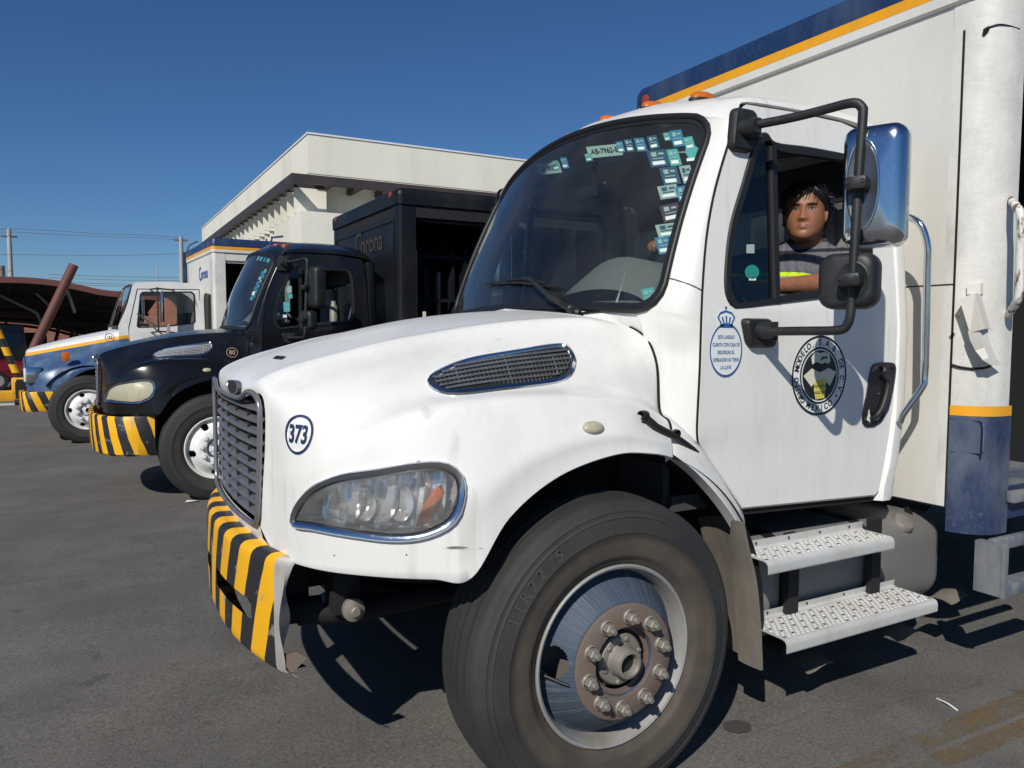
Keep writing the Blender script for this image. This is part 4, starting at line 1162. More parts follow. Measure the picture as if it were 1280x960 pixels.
# tank brackets
for x in (.98, 1.52): MB().box((x-.035, -1.02, .27), (x+.035, -.35, .30)).box((x-.035, -.50, .29), (x+.035, -.42, .80)).build('tank_bracket', M['dark'], T1)
s1 = step_board('upper_step', .662, 1.394, -1.19, -1.04, .74, .695, .776, T1)
s2 = step_board('lower_step', .742, 1.669, -1.215, -1.01, .436, .388, .468, T1)
for x in (.98, 1.50): MB().box((x-.03, -1.035, .30), (x+.03, -1.0, .77)).box((x-.025, -1.20, .40), (x+.025, -1.03, .415)).build('step_bracket', M['dark'], T1)
# air tank, cable run and clutter behind the tank under the cab
mb = MB(); mb.tube([(.75, -.55, .80), (1.6, -.55, .80)], .09, 16); mb.build('air_tank', M['dark'], T1)
mb = MB(); mb.tube(spline([(1.9, -.9, .75), (2.02, -.95, .55), (2.08, -.9, .42), (2.12, -.8, .55)], 5), .012, 6); mb.build('air_hose', M['rubber'], T1)
# grab handle behind the door
mb = MB().tube(spline([(1.652, -1.0, 2.105), (1.654, -1.075, 2.06), (1.668, -1.105, 1.97), (1.676, -1.105, 1.85), (1.684, -1.105, 1.6), (1.686, -1.105, 1.40), (1.676, -1.10, 1.345), (1.635, -1.05, 1.235), (1.628, -1.035, 1.19)], 5), .015, 12)
mb.lathe([(.024, -.006), (.02, .006), (.001, .008)], 12, (1.652, -1.0, 2.105), 'x'); mb.build('grab_handle', M['chrome'], T1, 60)

# ---- striped bumper, its driver-side end torn off
b_m = stripes_mat('yellow and black bumper paint', .8, 5.0, .35)
def bend(rows):
    return rows
rows = bumper_profile(-.66, 1.02, bump_front, .47, .86, .10, 120)
mb = MB(); kp = MB().grid(rows)
def hole(c): return (-.50 < c.y < -.06 or .10 < c.y < .50) and .600 < c.z < .672 and c.x < bump_front(c.y)+.02
mb.add(kp.V, [f for f in kp.F if not hole(sum((kp.V[i] for i in f), Vector())/4)])
bp = mb.build('bumper', b_m, T1, 40)
# ragged bent end plate of bare metal
e = [Vector(p) for p in rows[0]]
mb = MB(); V0 = e[1:-1]; V1 = []; V2 = []
for i, p in enumerate(V0):
    k = i/(len(V0)-1); V1.append(p+Vector((.020+.009*sin(k*9), -.016-.012*sin(k*5), -.012*k))); V2.append(p+Vector((.052-.022*k+.012*sin(k*13+1), -.012-.02*sin(k*6+1), -.02*k)))
mb.grid([V0, V1, V2])
mb.build('torn_end', worn('bare bent metal', (.45, .43, .40), (.16, .14, .12), .8, 8, .6, .3), bp, 40)
tp = rows[0][-4]; mb = MB().prism([tp, tp+Vector((.05, -.005, -.02)), tp+Vector((.09, -.03, .03)), tp+Vector((.06, .0, .045)), tp+Vector((.015, 0, .04))], (0, .006, 0)); mb.build('torn_shard', M['rust'], bp)
MB().box((-1.0, -.62, .55), (-.985, .66, .75)).build('bumper_back', M['dark'], bp)
for s_ in (-1, 1): MB().box((-1.02, s_*.42-.05, .58), (-.85, s_*.42+.05, .82)).build('bumper_bracket', M['dark'], T1)

# ---- marks on hood and door
p, n = on_hood(373, 543); u = Vector((0, 0, 1)).cross(n).normalized(); v = n.cross(u)
u, v = (u if u.dot(cR) > 0 else -u), (v if v.z > 0 else -v)
def hood_lay(p, u, v, n, off=.0025):
    def f(x, y):
        q = p+u*x+v*y; h = hood_bvh.ray_cast(q+n*.15, -n); return (h[0] if h[0] else q)+n*off
    return f
hood_o = next(o for o in T1.children if o.name.startswith('hood') and 'strap' not in o.name)
d = D2().disc(.0645); d.lay('number_plate', hood_lay(p, u, v, n, .002), M['wsticker'], hood_o)
d = D2().ring(.055, .0635); d.text('373', 0, -.002, .080, .0022, .72); d.lay('number', hood_lay(p, u, v, n, .0035), M['navyink'], hood_o, 'number 373 in a ring')
DX, DZ = 1.113, 1.411
dl = lambda x, y: Vector((DX+x, yd(DZ+y)-.0022, DZ+y)); dl2 = lambda x, y: Vector((DX+x, yd(DZ+y)-.0034, DZ+y))
D2().disc(.164).lay('emblem_plate', dl, M['wsticker'], door_l)
d = D2().ring(.155, .164).ring(.109, .117).disc(.103)
d.arc_text('GRUPO MODELO, S.A.B. DE C.V.', .136, pi/2+.10, .036, bold=.0009, adv=.168, sx=.88)
d.arc_text('MEXICO', .136, -pi/2+.02, .036, bold=.0009, flip=True, adv=.20, sx=.9); d.disc(.006, 10, -.104, -.088); d.disc(.006, 10, .104, -.088)
em = d.lay('emblem', dl2, M['ink'], door_l, 'round company emblem with a ring of letters')
e3 = lambda x, y: Vector((DX+x, yd(DZ+y)-.0046, DZ+y)); e4 = lambda x, y: Vector((DX+x, yd(DZ+y)-.0058, DZ+y))
d = D2().poly([(-.098, 0), (-.05, .03), (0, .012), (.05, .03), (.098, .012), (.062, -.045), (.03, -.02), (-.03, -.03), (-.05, -.045)])
d.poly([(-.048, .046), (-.055, .075), (-.03, .098), (.0, .092), (.02, .096), (.05, .09), (.062, .06), (.048, .044), (.03, .054), (.01, .046), (-.02, .056)])
d.lay('emblem_figure', e3, M['cream'], door_l)
d = D2().poly([(-.034, -.022), (.034, -.012), (.036, -.05), (.028, -.094), (-.024, -.098), (-.036, -.06)]); d.lay('emblem_barrel', e4, M['yink'], door_l)
e5 = lambda x, y: Vector((DX+x, yd(DZ+y)-.0070, DZ+y))
d = D2()
for yy in (-.042, -.048, -.068, -.074): d.rect(-.035, yy, .035, yy+.002)
for xx in (-.018, -.002, .014): d.rect(xx, -.095, xx+.0012, -.02)
d.poly([(-.05, .036), (-.01, .018), (.03, .034), (.058, .05), (.02, .044), (-.02, .05)]); d.poly([(.0, .066), (.012, .078), (.04, .076), (.04, .068), (.016, .070), (.006, .060)]); d.lay('emblem_lines', e5, M['ink'], door_l)
# blue safe notice with a little crown
BX, BZ = .592, 1.520
f1 = lambda x, y: Vector((BX+x, yd(BZ+y)-.0022, BZ+y)); f2 = lambda x, y: Vector((BX+x, yd(BZ+y)-.0034, BZ+y))
d = D2().disc(.083, 48, 0, 0, 1.22).poly([(-.045, .085), (.045, .085), (.05, .125), (.03, .148), (0, .156), (-.03, .148), (-.05, .125)]); d.lay('notice_plate', f1, M['wsticker'], door_l)
d = D2().ring(.077, .083, 56, 0, 0, 1.22)
for i, t in enumerate(('ESTA UNIDAD', 'CUENTA CON CAJA DE', 'SEGURIDAD EL', 'OPERADOR NO TIENE', 'LA LLAVE')): d.text(t, 0, .048-.0285*i, .0185, .0004, .70)
d.rect(-.032, .084, .032, .098)
for i in range(-2, 3): d.poly([(i*.013-.0035, .098), (i*.013+.0035, .098), (i*.020+.004, .128-.004*abs(i)), (i*.020-.004, .128-.004*abs(i))])
d.poly([(-.046, .122), (-.03, .142), (0, .150), (.03, .142), (.046, .122), (.040, .118), (.028, .135), (0, .142), (-.028, .135), (-.040, .118)]); d.disc(.006, 10, 0, .158)
d.lay('safe_notice', f2, M['blueink'], door_l, 'blue oval notice about a safe under a crown')

# ---- roof marker lamps
for y in (-.62, -.32, 0, .32, .62):
    x = .79+.03*(abs(y)/.6)**2; z = 2.634-.046*(abs(y)/.62)**2.1
    rows = [[Vector((x+.065*k*cos(2*pi*i/20), y+.036*k*sin(2*pi*i/20), z-.02+h*.8)) for i in range(21)] for k, h in ((1.1, -.02), (1.1, .012), (1, .014), (.92, .036), (.7, .046), (.02, .048))]
    o = MB().grid(rows[2:]).build('roof_lamp', M['amber'], T1, 45); MB().grid(rows[:3]).build('lamp_base', M['plastic'], o)

# ---- wiper
def on_ws(px, py, out=.0):
    h = wbvh.ray_cast(EYE, ray(px, py).normalized())
    if h[0] is None: h = wbvh.find_nearest(EYE+ray(px, py)*2.6)
    n = h[1] if h[1].x < 0 else -h[1]; return h[0]+n*out
mb = MB(); mb.tube([on_ws(728,393,.045), on_ws(700,376,.05), on_ws(670,351,.04)], [.016, .012, .008], 8)
mb.tube([on_ws(728,394,.02), on_ws(722,389,.05)], .02, 10); mb.build('wiper_arm', M['plastic'], T1, 50)
mb = MB(); mb.tube([on_ws(612,356,.018), on_ws(655,354,.022), on_ws(704,361,.018)], [.005, .010, .005], 6); mb.tube([on_ws(640,352,.03), on_ws(668,351,.04), on_ws(688,357,.03)], .006, 6); mb.build('wiper_blade', M['plastic'], T1, 50)
# ---- stickers inside the windscreen
tq = flat('teal sticker', (.10, .42, .42), .5); bl = flat('blue sticker', (.03, .22, .38), .5); db = flat('dark blue sticker', (.03, .10, .18), .5); gn = flat('grey green sticker', (.36, .46, .43), .5); pk = flat('dark sticker with pink print', (.09, .05, .08), .5)
wsd = next(o for o in T1.children if o.name.startswith('windshield') and 'seal' not in o.name)
def sticker(px, py, w, h, m, marks=1, txt=None):
    rs = random.Random(px*3+py); kx = .92+.16*rs.random(); w *= kx if not txt else .95; h *= (.92+.16*rs.random()) if not txt else .95; tl = (rs.random()-.5)*.12
    def f(x, y): y += x*tl; return on_ws(px+x+(-y*.30), py-y, -.004)
    def g(x, y): y += x*tl; return on_ws(px+x+(-y*.30), py-y, -.002)
    sl = -.16
    q = [(-w/2, -h/2-w/2*sl), (w/2, -h/2+w/2*sl*-1 if False else -h/2-(-w/2)*-sl*-1), (w/2, h/2), (-w/2, h/2)]
    V = [(x, y+x*.14) for x, y in ((-w/2, -h/2), (w/2, -h/2), (w/2, h/2), (-w/2, h/2))]
    o = mk('sticker', [f(*p) for p in V], [[0, 1, 2, 3]], m, wsd)
    if txt:
        D2().text(txt, 0, 0, h*.62, .1, .9).lay('sticker_text', lambda x, y: g(x, y+x*.14), M['ink'], wsd)
    elif marks:
        r = random.Random(px*7+py); d = D2(); d2 = D2()
        d.rect(-w*.36, -h*.40, w*.30, -h*.18)
        d2.rect(-w*.3, h*.1, -w*.02, h*.36); d2.rect(w*.08, h*.18, w*.36, h*.30); d2.rect(-w*.3, -.06*h, w*.3, 0)
        for dd, mm in ((d, M['wsticker']), (d2, gn if m is not gn else db)):
            dd.lay('sticker_print', lambda x, y: g(x, y+x*.14), mm, wsd)
for a in ((755,188,46,15,gn,0,'AB-7962-E'),(686,210,30,14,gn,0,'LE-9071'),(735,196,9,9,tq),(775,183,9,13,bl),(786,181,10,16,db),(800,180,14,17,bl),(816,177,14,17,db),(833,170,8,10,tq),(846,172,16,19,bl),(861,178,13,16,tq),(822,197,24,22,db),(842,196,15,20,tq),(837,219,24,22,db),(858,217,14,20,gn),(835,239,24,15,gn),(854,241,17,20,bl),(838,265,24,22,pk),(833,287,25,16,gn),(829,306,20,21,bl),(811,370,16,22,tq),(705,203,9,13,bl),(694,206,8,12,tq)): sticker(*a)
d = D2().disc(9.5, 28); d.lay('sticker', lambda x, y: on_ws(866+x-.3*y, 190-y*1.05, -.004), tq, wsd)
d = D2().rect(-8, -2.5, 8, 1.5); d.lay('sticker_print', lambda x, y: on_ws(866+x, 198-y-x*.1, -.002), M['wsticker'], wsd)
d = D2().poly([(590, 305), (612, 262), (624, 246), (621, 252), (600, 300)]); d.lay('sticker', lambda x, y: on_ws(x, y, -.004), gn, wsd)
# small stickers on the quarter glass
def qs(px, py, w, h, m, disc=False):
    f = lambda x, y: (lambda p: Vector((p.x, p.y, p.z)))(on_side(px+x, py-y, -.010))
    (D2().disc(w/2, 24) if disc else D2().rect(-w/2, -h/2, w/2, h/2)).lay('glass_sticker', f, m, door_l)
qs(938, 311, 10, 11, gn); qs(940, 340, 18, 18, flat('green sticker', (.02, .25, .22), .5), True); qs(940.5, 348, 9, 5, M['wsticker'])

if JOINT: MB().tube([p+Vector((-.001, -.0015, 0)) for p in JOINT], .0022, 6).build('pillar_joint', M['flap'], T1)
interior(T1)
mk('parking_slip', [(.50, .12, 1.716), (.57, .10, 1.716), (.58, .19, 1.718), (.52, .20, 1.716)], [[0, 1, 2, 3]], M['wsticker'], T1)
# ---- fittings on the box corner
p0 = Vector((1.86, -1.0, 0))
def postx(y): return 1.87 if y > -1.095 else 2.03-math.sqrt(max(0, .16**2-(y+1.095)**2))
def bx(px, py, o=0):
    p = atx(px, py, 1.868)
    for _ in range(6): p = atx(px, py, postx(p.y)-.002-o)
    return p
mb = MB()
a_, b_, c_, d_ = bx(1206,374), bx(1226,367), bx(1238,411), bx(1219,416)
mb.prism([bx(1212,356), bx(1229,354), bx(1229,368), bx(1212,368)], (-.02, 0, 0))
mb.prism([a_, b_, c_, d_], (-.075, -.02, 0))
lt = mb.build('door_latch', M['boxwhite'], T1, 30)
cu = [bx(x, y) for x, y in ((1224,414),(1226,425),(1232,438),(1241,450),(1252,457))]; ci = [bx(x, y) for x, y in ((1236,411),(1237,422),(1241,434),(1246,447),(1253,457))]
rows = [[q+Vector((-.085+.004*i, 0, 0)), r+Vector((-.070+.003*i, 0, 0)), r+Vector((-.006, 0, 0)), q+Vector((-.012, 0, 0)), q+Vector((-.058+.004*i, 0, 0))] for i, (q, r) in enumerate(zip(cu, ci))]
MB().grid(rows).build('latch_lever', M['boxwhite'], lt, 30); MB().lathe([(.008, -.075), (.008, -.09), (.001, -.09)], 10, (1.868, bx(1215,395).y, bx(1215,395).z), 'x').build('latch_bolt', M['rust'], lt)
# line pressed under the latch, hatch in the blue skirt
MB().tube(spline([bx(1189,456,.002), bx(1200,459,.004), bx(1215,461,.004), bx(1230,460,.004), bx(1237,458,.004)], 4), .006, 6).build('latch_groove', M['seam'], T1)
o_ = [(1188,522),(1226,526),(1230,530),(1229,566),(1225,567),(1188,563)]
MB().tube(resample([bx(x, y, .004) for x, y in o_], 40, False), .004, 6).build('hatch_edge', M['bluedirty'], T1)
# welded step and grab rail at the first bay
X0 = 1.89
mb = MB().box((X0, -1.345, .45), (X0+.02, -1.235, .675)); mb.box((X0+.02, -1.355, .44), (X0+.045, -1.235, .675)); sb = mb.build('bay_step', M['steelstep'], T1)
for z in (.47, .66, .86): MB().box((X0+.046+(.13 if z > .8 else 0), -1.35 if z < .6 else -1.30, z-.03), (X0+.62, -1.262, z+.022), .006).build('tread', M['steelstep'], sb)
mb = MB().tube(spline([aty(1263, 250, -1.25), aty(1271, 259, -1.32), aty(1276, 272, -1.35), aty(1275, 320, -1.35), aty(1274, 366, -1.35), aty(1270, 379, -1.33), aty(1258, 396, -1.245)], 5), .017, 10); mb.build('grab_rail', worn('chipped white paint', (.72, .70, .66), (.12, .06, .04), .95, 22, .5, lo=.52, hi=.58), T1, 50)
# bruise at the top of the corner post
mb = MB(); mb.tube([(1.889, -1.18, 2.86), (1.893, -1.187, 2.88), (1.899, -1.196, 2.89)], [.006, .012, .006], 6); mb.tube(spline([(1.899, -1.196, 2.89), (1.925, -1.222, 2.897), (1.96, -1.241, 2.893), (2.02, -1.255, 2.885)], 4), .003, 6); mb.build('corner_dent', M['seam'], T1)

# ================================================================== the driver
HC = Vector((1.265, -.80, 2.106))
def person_driver():
    root = empty('person', (1.42, -.58, 1.40), 0, 'man in a grey work shirt sitting at the wheel, looking out of the white truck', 'person')
    base_m = root.matrix_basis.copy(); Ri = Matrix.Translation(-Vector(root.location))
    fd = (EYE-HC); fd.z = 0; fd = Matrix.Rotation(radians(-6), 3, 'Z') @ fd.normalized()   # face turned out of the window
    yv = -fd; zv = Vector((.06, .02, 1)).normalized(); xv = yv.cross(zv).normalized(); yv = zv.cross(xv)
    HM = Matrix(((xv.x, yv.x, zv.x, HC.x), (xv.y, yv.y, zv.y, HC.y), (xv.z, yv.z, zv.z, HC.z), (0, 0, 0, 1)))
    HI = HM.inverted()
    T = [(-.126, .014, .060, .02), (-.121, .036, .084, .0), (-.106, .056, .094, .012), (-.08, .0705, .094, .035), (-.05, .0785, .091, .06), (-.01, .080, .089, .085), (.03, .0805, .092, .097), (.065, .077, .087, .097), (.095, .064, .070, .082), (.115, .042, .044, .054), (.125, .008, .008, .01)]
    Z = [p.x for p in spline([Vector((t[0], 0, 0)) for t in T], 6)]
    Wd = [p.x for p in spline([Vector((t[1], 0, 0)) for t in T], 6)]; Fr = [p.x for p in spline([Vector((t[2], 0, 0)) for t in T], 6)]; Bk = [p.x for p in spline([Vector((t[3], 0, 0)) for t in T], 6)]
    g = lambda v, c, s_: math.exp(-((v-c)/s_)**2)
    def face(x, z):
        d = 0
        if -.056 < z < .03:
            t = (.026-z)/.062
            if t > 0: d += (.004+.021*min(1, t)**1.3)*g(x, 0, .0085+.007*min(1, t)**2)*(1 if z > -.036 else max(0, (z+.056)/.02))
        d += .006*(g(x, .016, .008)+g(x, -.016, .008))*g(z, -.036, .009)
        d -= .011*(g(x, .033, .017)+g(x, -.033, .017))*g(z, .008, .011)
        d += .004*(g(x, .033, .011)+g(x, -.033, .011))*g(z, .007, .006)
        d += .006*g(z, .029, .008)*(g(x, .033, .022)+g(x, -.033, .022))
        d += .0065*g(x, 0, .022)*(g(z, -.062, .0045)+1.15*g(z, -.074, .0055)); d -= .003*g(x, 0, .03)*g(z, -.086, .006)
        d += .005*(g(x, .05, .02)+g(x, -.05, .02))*g(z, -.035, .025)
        return d
    n = 72; H = []
    for z, w, f, b in zip(Z, Wd, Fr, Bk):
        r = []
        for k in range(n):
            a = 2*pi*k/n; sx, cy = sin(a), cos(a)
            x = w*math.copysign(abs(sx)**.92, sx); y = -(f*cy if cy > 0 else b*cy)
            if cy > 0: y -= face(x, z)*min(1, cy*2.2)
            r.append(Vector((x, y, z)))
        H.append(r)
    skin = MB().grid([r+[r[0]] for r in H]); skin.add(H[0], [list(range(n))]); skin.add(H[-1], [list(range(n))])
    def ell(c, r, rot=None, seg=16):
        rows = []
        for i in range(seg+1):
            ph = -pi/2+pi*i/seg; rows.append([Vector((max(.03, cos(ph))*cos(2*pi*j/seg)*r[0], max(.03, cos(ph))*sin(2*pi*j/seg)*r[1], sin(ph)*r[2])) for j in range(seg+1)])
        m = MB().grid(rows); m.add(rows[0][:-1], [list(range(seg))]); m.add(rows[-1][:-1], [list(range(seg))])
        for v in m.V:
            q = (rot @ v if rot else v)+Vector(c); v.x, v.y, v.z = q
        return m
    for s_ in (1, -1):
        e = ell((s_*.083, .008, -.008), (.009, .019, .032), Matrix.Rotation(s_*.35, 3, 'Z')); skin.add(e.V, e.F)
    loc = lambda p: HI @ Vector(p)
    def limb(pts, rs, k=5, mbx=skin, seg=16):
        P = spline([loc(p) for p in pts], k); R = [v.x for v in spline([Vector((r, 0, 0)) for r in rs], k)]; mbx.tube(P, R, seg)
    limb([(1.35, -.745, 1.92), (1.315, -.775, 1.98), (1.29, -.795, 2.05)], [.078, .064, .060])
    def arm(mbx, sh, el, wr, fat=0): limb([sh, Vector(sh).lerp(Vector(el), .5), el, Vector(el).lerp(Vector(wr), .35), wr], [.066+fat, .058+fat, .047+fat, .046+fat, .030+fat], 5, mbx)
    LS, LE, LW = (1.41, -.885, 1.905), (1.34, -.985, 1.80), (.925, -.935, 1.772)
    RS, RE, RW = (1.34, -.52, 1.915), (1.08, -.385, 1.84), (.84, -.43, 1.985)
    arm(skin, LS, LE, LW); arm(skin, RS, RE, RW)
    def hand(wr, d, up, grip=.9, fl=1):
        wr, d, up = Vector(wr), Vector(d).normalized(), Vector(up).normalized(); side_ = d.cross(up).normalized(); up = side_.cross(d)
        pc = wr+d*.055
        rot = Matrix((d, side_, up)).transposed(); e = ell((0, 0, 0), (.055, .042, .018), rot); e.V = [loc(v+pc) for v in e.V]; skin.add(e.V, e.F)
        for i, (o, L) in enumerate(((-.030, .075), (-.010, .085), (.011, .080), (.030, .062))):
            p = pc+d*.04+side_*o; q = p+d*L*.42-up*.006; r = q+(d*cos(grip)-up*sin(grip))*L*.33; t = r+(d*cos(2*grip)-up*sin(2*grip))*L*.27
            limb([p-d*.02, p, q, r, t], [.010, .0105, .0095, .0088, .007], 4, skin, 10)
        p = pc-d*.025+side_*(-.036*fl); limb([p, p+d*.025+side_*(-.018*fl)-up*.01, p+d*.052+side_*(-.012*fl)-up*.026], [.013, .012, .009], 4, skin, 10)
    hand(LW, (-.95, .10, -.05), (.1, -.25, 1), .55, -1); hand(RW, (-.95, -.12, .05), (.05, .1, 1), 1.0, 1)
    # torso and legs under the clothes
    td = Vector((-.90, -.42, 0)).normalized(); ts = Vector((td.y, -td.x, 0))
    def torso(k):
        rows = []
        for z, dx, fr, sd in ((1.36, 0, .15, .19), (1.48, 0, .19, .215), (1.62, .01, .20, .215), (1.76, .02, .178, .215), (1.86, .03, .15, .222), (1.925, .04, .118, .21), (1.962, .045, .09, .16), (1.985, .05, .07, .10), (2.0, .05, .058, .066)):
            tl = min(1, max(0, (z-1.42)/.54)); c = Vector((1.42-.095*tl, -.585-.14*tl, z)); rows.append([loc(c+td*(fr+k)*cos(2*pi*j/32)*(1 if cos(2*pi*j/32) > 0 else .8)+ts*(sd+k)*sin(2*pi*j/32)) for j in range(33)])
        m = MB().grid(rows); m.add(rows[0][:-1], [list(range(32))]); m.add(rows[-1][:-1], [list(range(32))]); return m
    t = torso(-.012); skin.add(t.V, t.F)
    for y, kx in ((-.68, -.70), (-.46, -.42)):
        limb([(1.40, y*.9-.06, 1.46), (1.12, kx, 1.47), (.95, kx, 1.46), (.90, kx, 1.40), (.86, kx, 1.2), (.84, kx, 1.02), (.80, kx, 1.0)], [.085, .078, .062, .058, .05, .04, .035])
    # skin colour with brows, eyes, lips and stubble of its own
    m, nn, b = base('skin', (.27, .115, .06), .5); s_ = xyz(nn)
    ax_ = math_(nn, 'ABSOLUTE', s_[0]); frontm = math_(nn, 'LESS_THAN', s_[1], -.055)
    def blob(x, z, rx, rz, slope_=0):
        zx = math_(nn, 'ADD', s_[2], math_(nn, 'MULTIPLY', math_(nn, 'SUBTRACT', ax_, x), slope_))
        a = math_(nn, 'POWER', math_(nn, 'ABSOLUTE', math_(nn, 'DIVIDE', math_(nn, 'SUBTRACT', ax_, x), rx)), 2); c = math_(nn, 'POWER', math_(nn, 'ABSOLUTE', math_(nn, 'DIVIDE', math_(nn, 'SUBTRACT', zx, z), rz)), 2)
        return math_(nn, 'MULTIPLY', math_(nn, 'LESS_THAN', math_(nn, 'ADD', a, c), 1), frontm)
    c = mixc(nn, ramp(nn, noise(nn, 30, 3), [(.3, 0), (.7, 1)]), (.30, .128, .068), (.235, .098, .05))
    c = mixc(nn, math_(nn, 'MULTIPLY', blob(0, -.068, .024, .0115), .8), c, (.20, .07, .05))
    c = mixc(nn, blob(0, -.0675, .022, .0013), c, (.05, .02, .015))
    c = mixc(nn, math_(nn, 'MULTIPLY', blob(.033, .0075, .0155, .0062), .9), c, (.03, .015, .012))
    c = mixc(nn, blob(.033, .0065, .0125, .0036), c, (.24, .21, .19)); c = mixc(nn, blob(.033, .007, .0048, .0046), c, (.012, .008, .007))
    c = mixc(nn, math_(nn, 'MULTIPLY', blob(.034, .0245, .022, .0062, -.10), .92), c, (.014, .01, .009))
    bump(nn, b, noise(nn, 160, 4, rough=.7), .25, .003); nn.links.new(c, b.inputs['Base Color']); b.inputs['Subsurface Weight'].default_value = .05; b.inputs['Subsurface Radius'].default_value = (.01, .004, .002)
    body = skin.build('body', m, None, None); body.parent = root; body.matrix_basis = Ri @ HM
    rm = body.modifiers.new('r', 'REMESH'); rm.mode = 'VOXEL'; rm.voxel_size = .0042; rm.use_smooth_shade = True
    sm = body.modifiers.new('s', 'SMOOTH'); sm.iterations = 2; sm.factor = .5
    # hair
    mb = MB(); rows = []; rr = random.Random(3)
    for i, r in enumerate(H):
        row = []
        for k, p in enumerate(r):
            a = 2*pi*k/n; ca = cos(a)
            line = .064 if ca > .80 else (.064-.090*min(1, (.80-ca)/.80) if ca > 0 else -.025-.055*min(1, -ca*1.4))
            line += .012*sin(5*a+1)+(.010 if sin(a) < 0 and ca > .3 else 0)
            q = p.copy(); t = min(1, max(0, (p.z-line)/.02)); o_ = (.017+.007*sin(a*11+i*.8)*sin(i*.5+a*3))*t-.006*(1-t)
            c_ = Vector((0, .005, .01)); row.append(q+(q-c_).normalized()*o_)
        rows.append(row)
    st_ = next(i for i, z in enumerate(Z) if z > -.085)
    mb.grid([r+[r[0]] for r in rows[st_:]]); hm, hn_, hb_ = base('black hair', (.008, .007, .007), .45)
    bump(hn_, hb_, noise(hn_, 60, 3, (1, 1, .2)), .6, .01)
    for q in range(420):
        a = 2*pi*rr.random(); i = int(len(Z)*(.60+.38*rr.random())); ca = cos(a)
        if ca > .3 and Z[i] < .062: continue
        w, f, b_ = Wd[i], Fr[i], Bk[i]; p = Vector((w*sin(a), -(f*ca if ca > 0 else b_*ca), Z[i])); nrm_ = (p-Vector((0, .005, .0))).normalized()
        dn = Vector((-.35+.5*rr.random(), -.55 if ca > .2 else .1, -.75+.5*rr.random())); dn = (dn-nrm_*dn.dot(nrm_)).normalized(); L = .025+.03*rr.random()
        mb.tube([p+nrm_*.012, p+nrm_*(.022+.006*rr.random())+dn*L*.45, p+nrm_*(.010+.012*rr.random())+dn*L], [.0032, .0024, .0005], 4)
    h = mb.build('hair', hm, None, 80); h.parent = root; h.matrix_basis = Ri @ HM
    # shirt with a dark chest band and a hi-vis stripe
    sh = MB(); t = torso(.006); sh.add(t.V, t.F)
    def slv(a, b2, r0, r1): limb([a, Vector(a).lerp(Vector(b2), .5), b2], [r0, (r0+r1)/2+.003, r1], 5, sh)
    slv(LS, Vector(LS).lerp(Vector(LE), .72), .080, .068); slv(RS, Vector(RS).lerp(Vector(RE), .8), .080, .066)
    limb([(1.34, -.752, 1.945), (1.318, -.772, 1.978), (1.308, -.78, 1.996)], [.095, .087, .085], 4, sh, 24)
    m, nn, b = base('work shirt', (.10, .10, .12), .9)
    tc = N(nn, 'TexCoord'); ge = N(nn, 'NewGeometry'); sp = N(nn, 'SeparateXYZ'); nn.links.new(ge.outputs['Position'], sp.inputs[0]); wz = sp.outputs[2]
    wz2 = math_(nn, 'ADD', wz, math_(nn, 'MULTIPLY', noise(nn, 9, 2), .016))
    def bandm(z0, z1, q=wz2): return math_(nn, 'MULTIPLY', math_(nn, 'GREATER_THAN', q, z0+.008), math_(nn, 'LESS_THAN', q, z1+.008))
    c = mixc(nn, bandm(1.936, 1.952), (.125, .122, .145), (.012, .012, .016)); c = mixc(nn, bandm(1.985, 2.05), c, (.02, .022, .03))
    sl_ = math_(nn, 'ADD', wz2, math_(nn, 'MULTIPLY', math_(nn, 'SUBTRACT', sp.outputs[0], 1.2), .22))
    c = mixc(nn, bandm(1.803, 1.852, sl_), c, (.62, .85, .02)); c = mixc(nn, bandm(1.820, 1.835, sl_), c, (.30, .31, .30))
    nn.links.new(c, b.inputs['Base Color'])
    w_ = N(nn, 'TexWave'); w_.inputs['Scale'].default_value = 9; w_.inputs['Distortion'].default_value = 6; w_.inputs['Detail'].default_value = 3; nn.links.new(tc.outputs['Object'], w_.inputs[0]); bump(nn, b, w_.outputs['Fac'], .5, .012)
    s2_ = sh.build('shirt', m, None, None); s2_.parent = root; s2_.matrix_basis = Ri @ HM
    rm = s2_.modifiers.new('r', 'REMESH'); rm.mode = 'VOXEL'; rm.voxel_size = .009; rm.use_smooth_shade = True; sm = s2_.modifiers.new('s', 'SMOOTH'); sm.iterations = 4
    pt = MB()
    for y, kx in ((-.68, -.70), (-.46, -.42)): limb([(1.42, y*.9-.06, 1.46), (1.12, kx, 1.475), (.95, kx, 1.465), (.90, kx, 1.40), (.86, kx, 1.2), (.845, kx, 1.06)], [.105, .095, .078, .074, .066, .060], 5, pt)
    limb([(1.45, -.72, 1.45), (1.45, -.46, 1.45)], [.13, .13], 4, pt); p_ = pt.build('trousers', flat('navy trousers', (.015, .02, .04), .9), None, 60); p_.parent = root; p_.matrix_basis = Ri @ HM
    sho = MB()
    for kx in (-.70, -.42): limb([(.87, kx, 1.01), (.80, kx, .995), (.70, kx, .985)], [.05, .048, .036], 4, sho)
    q_ = sho.build('boots', M['rubber'], None, 60); q_.parent = root; q_.matrix_basis = Ri @ HM
person_driver()

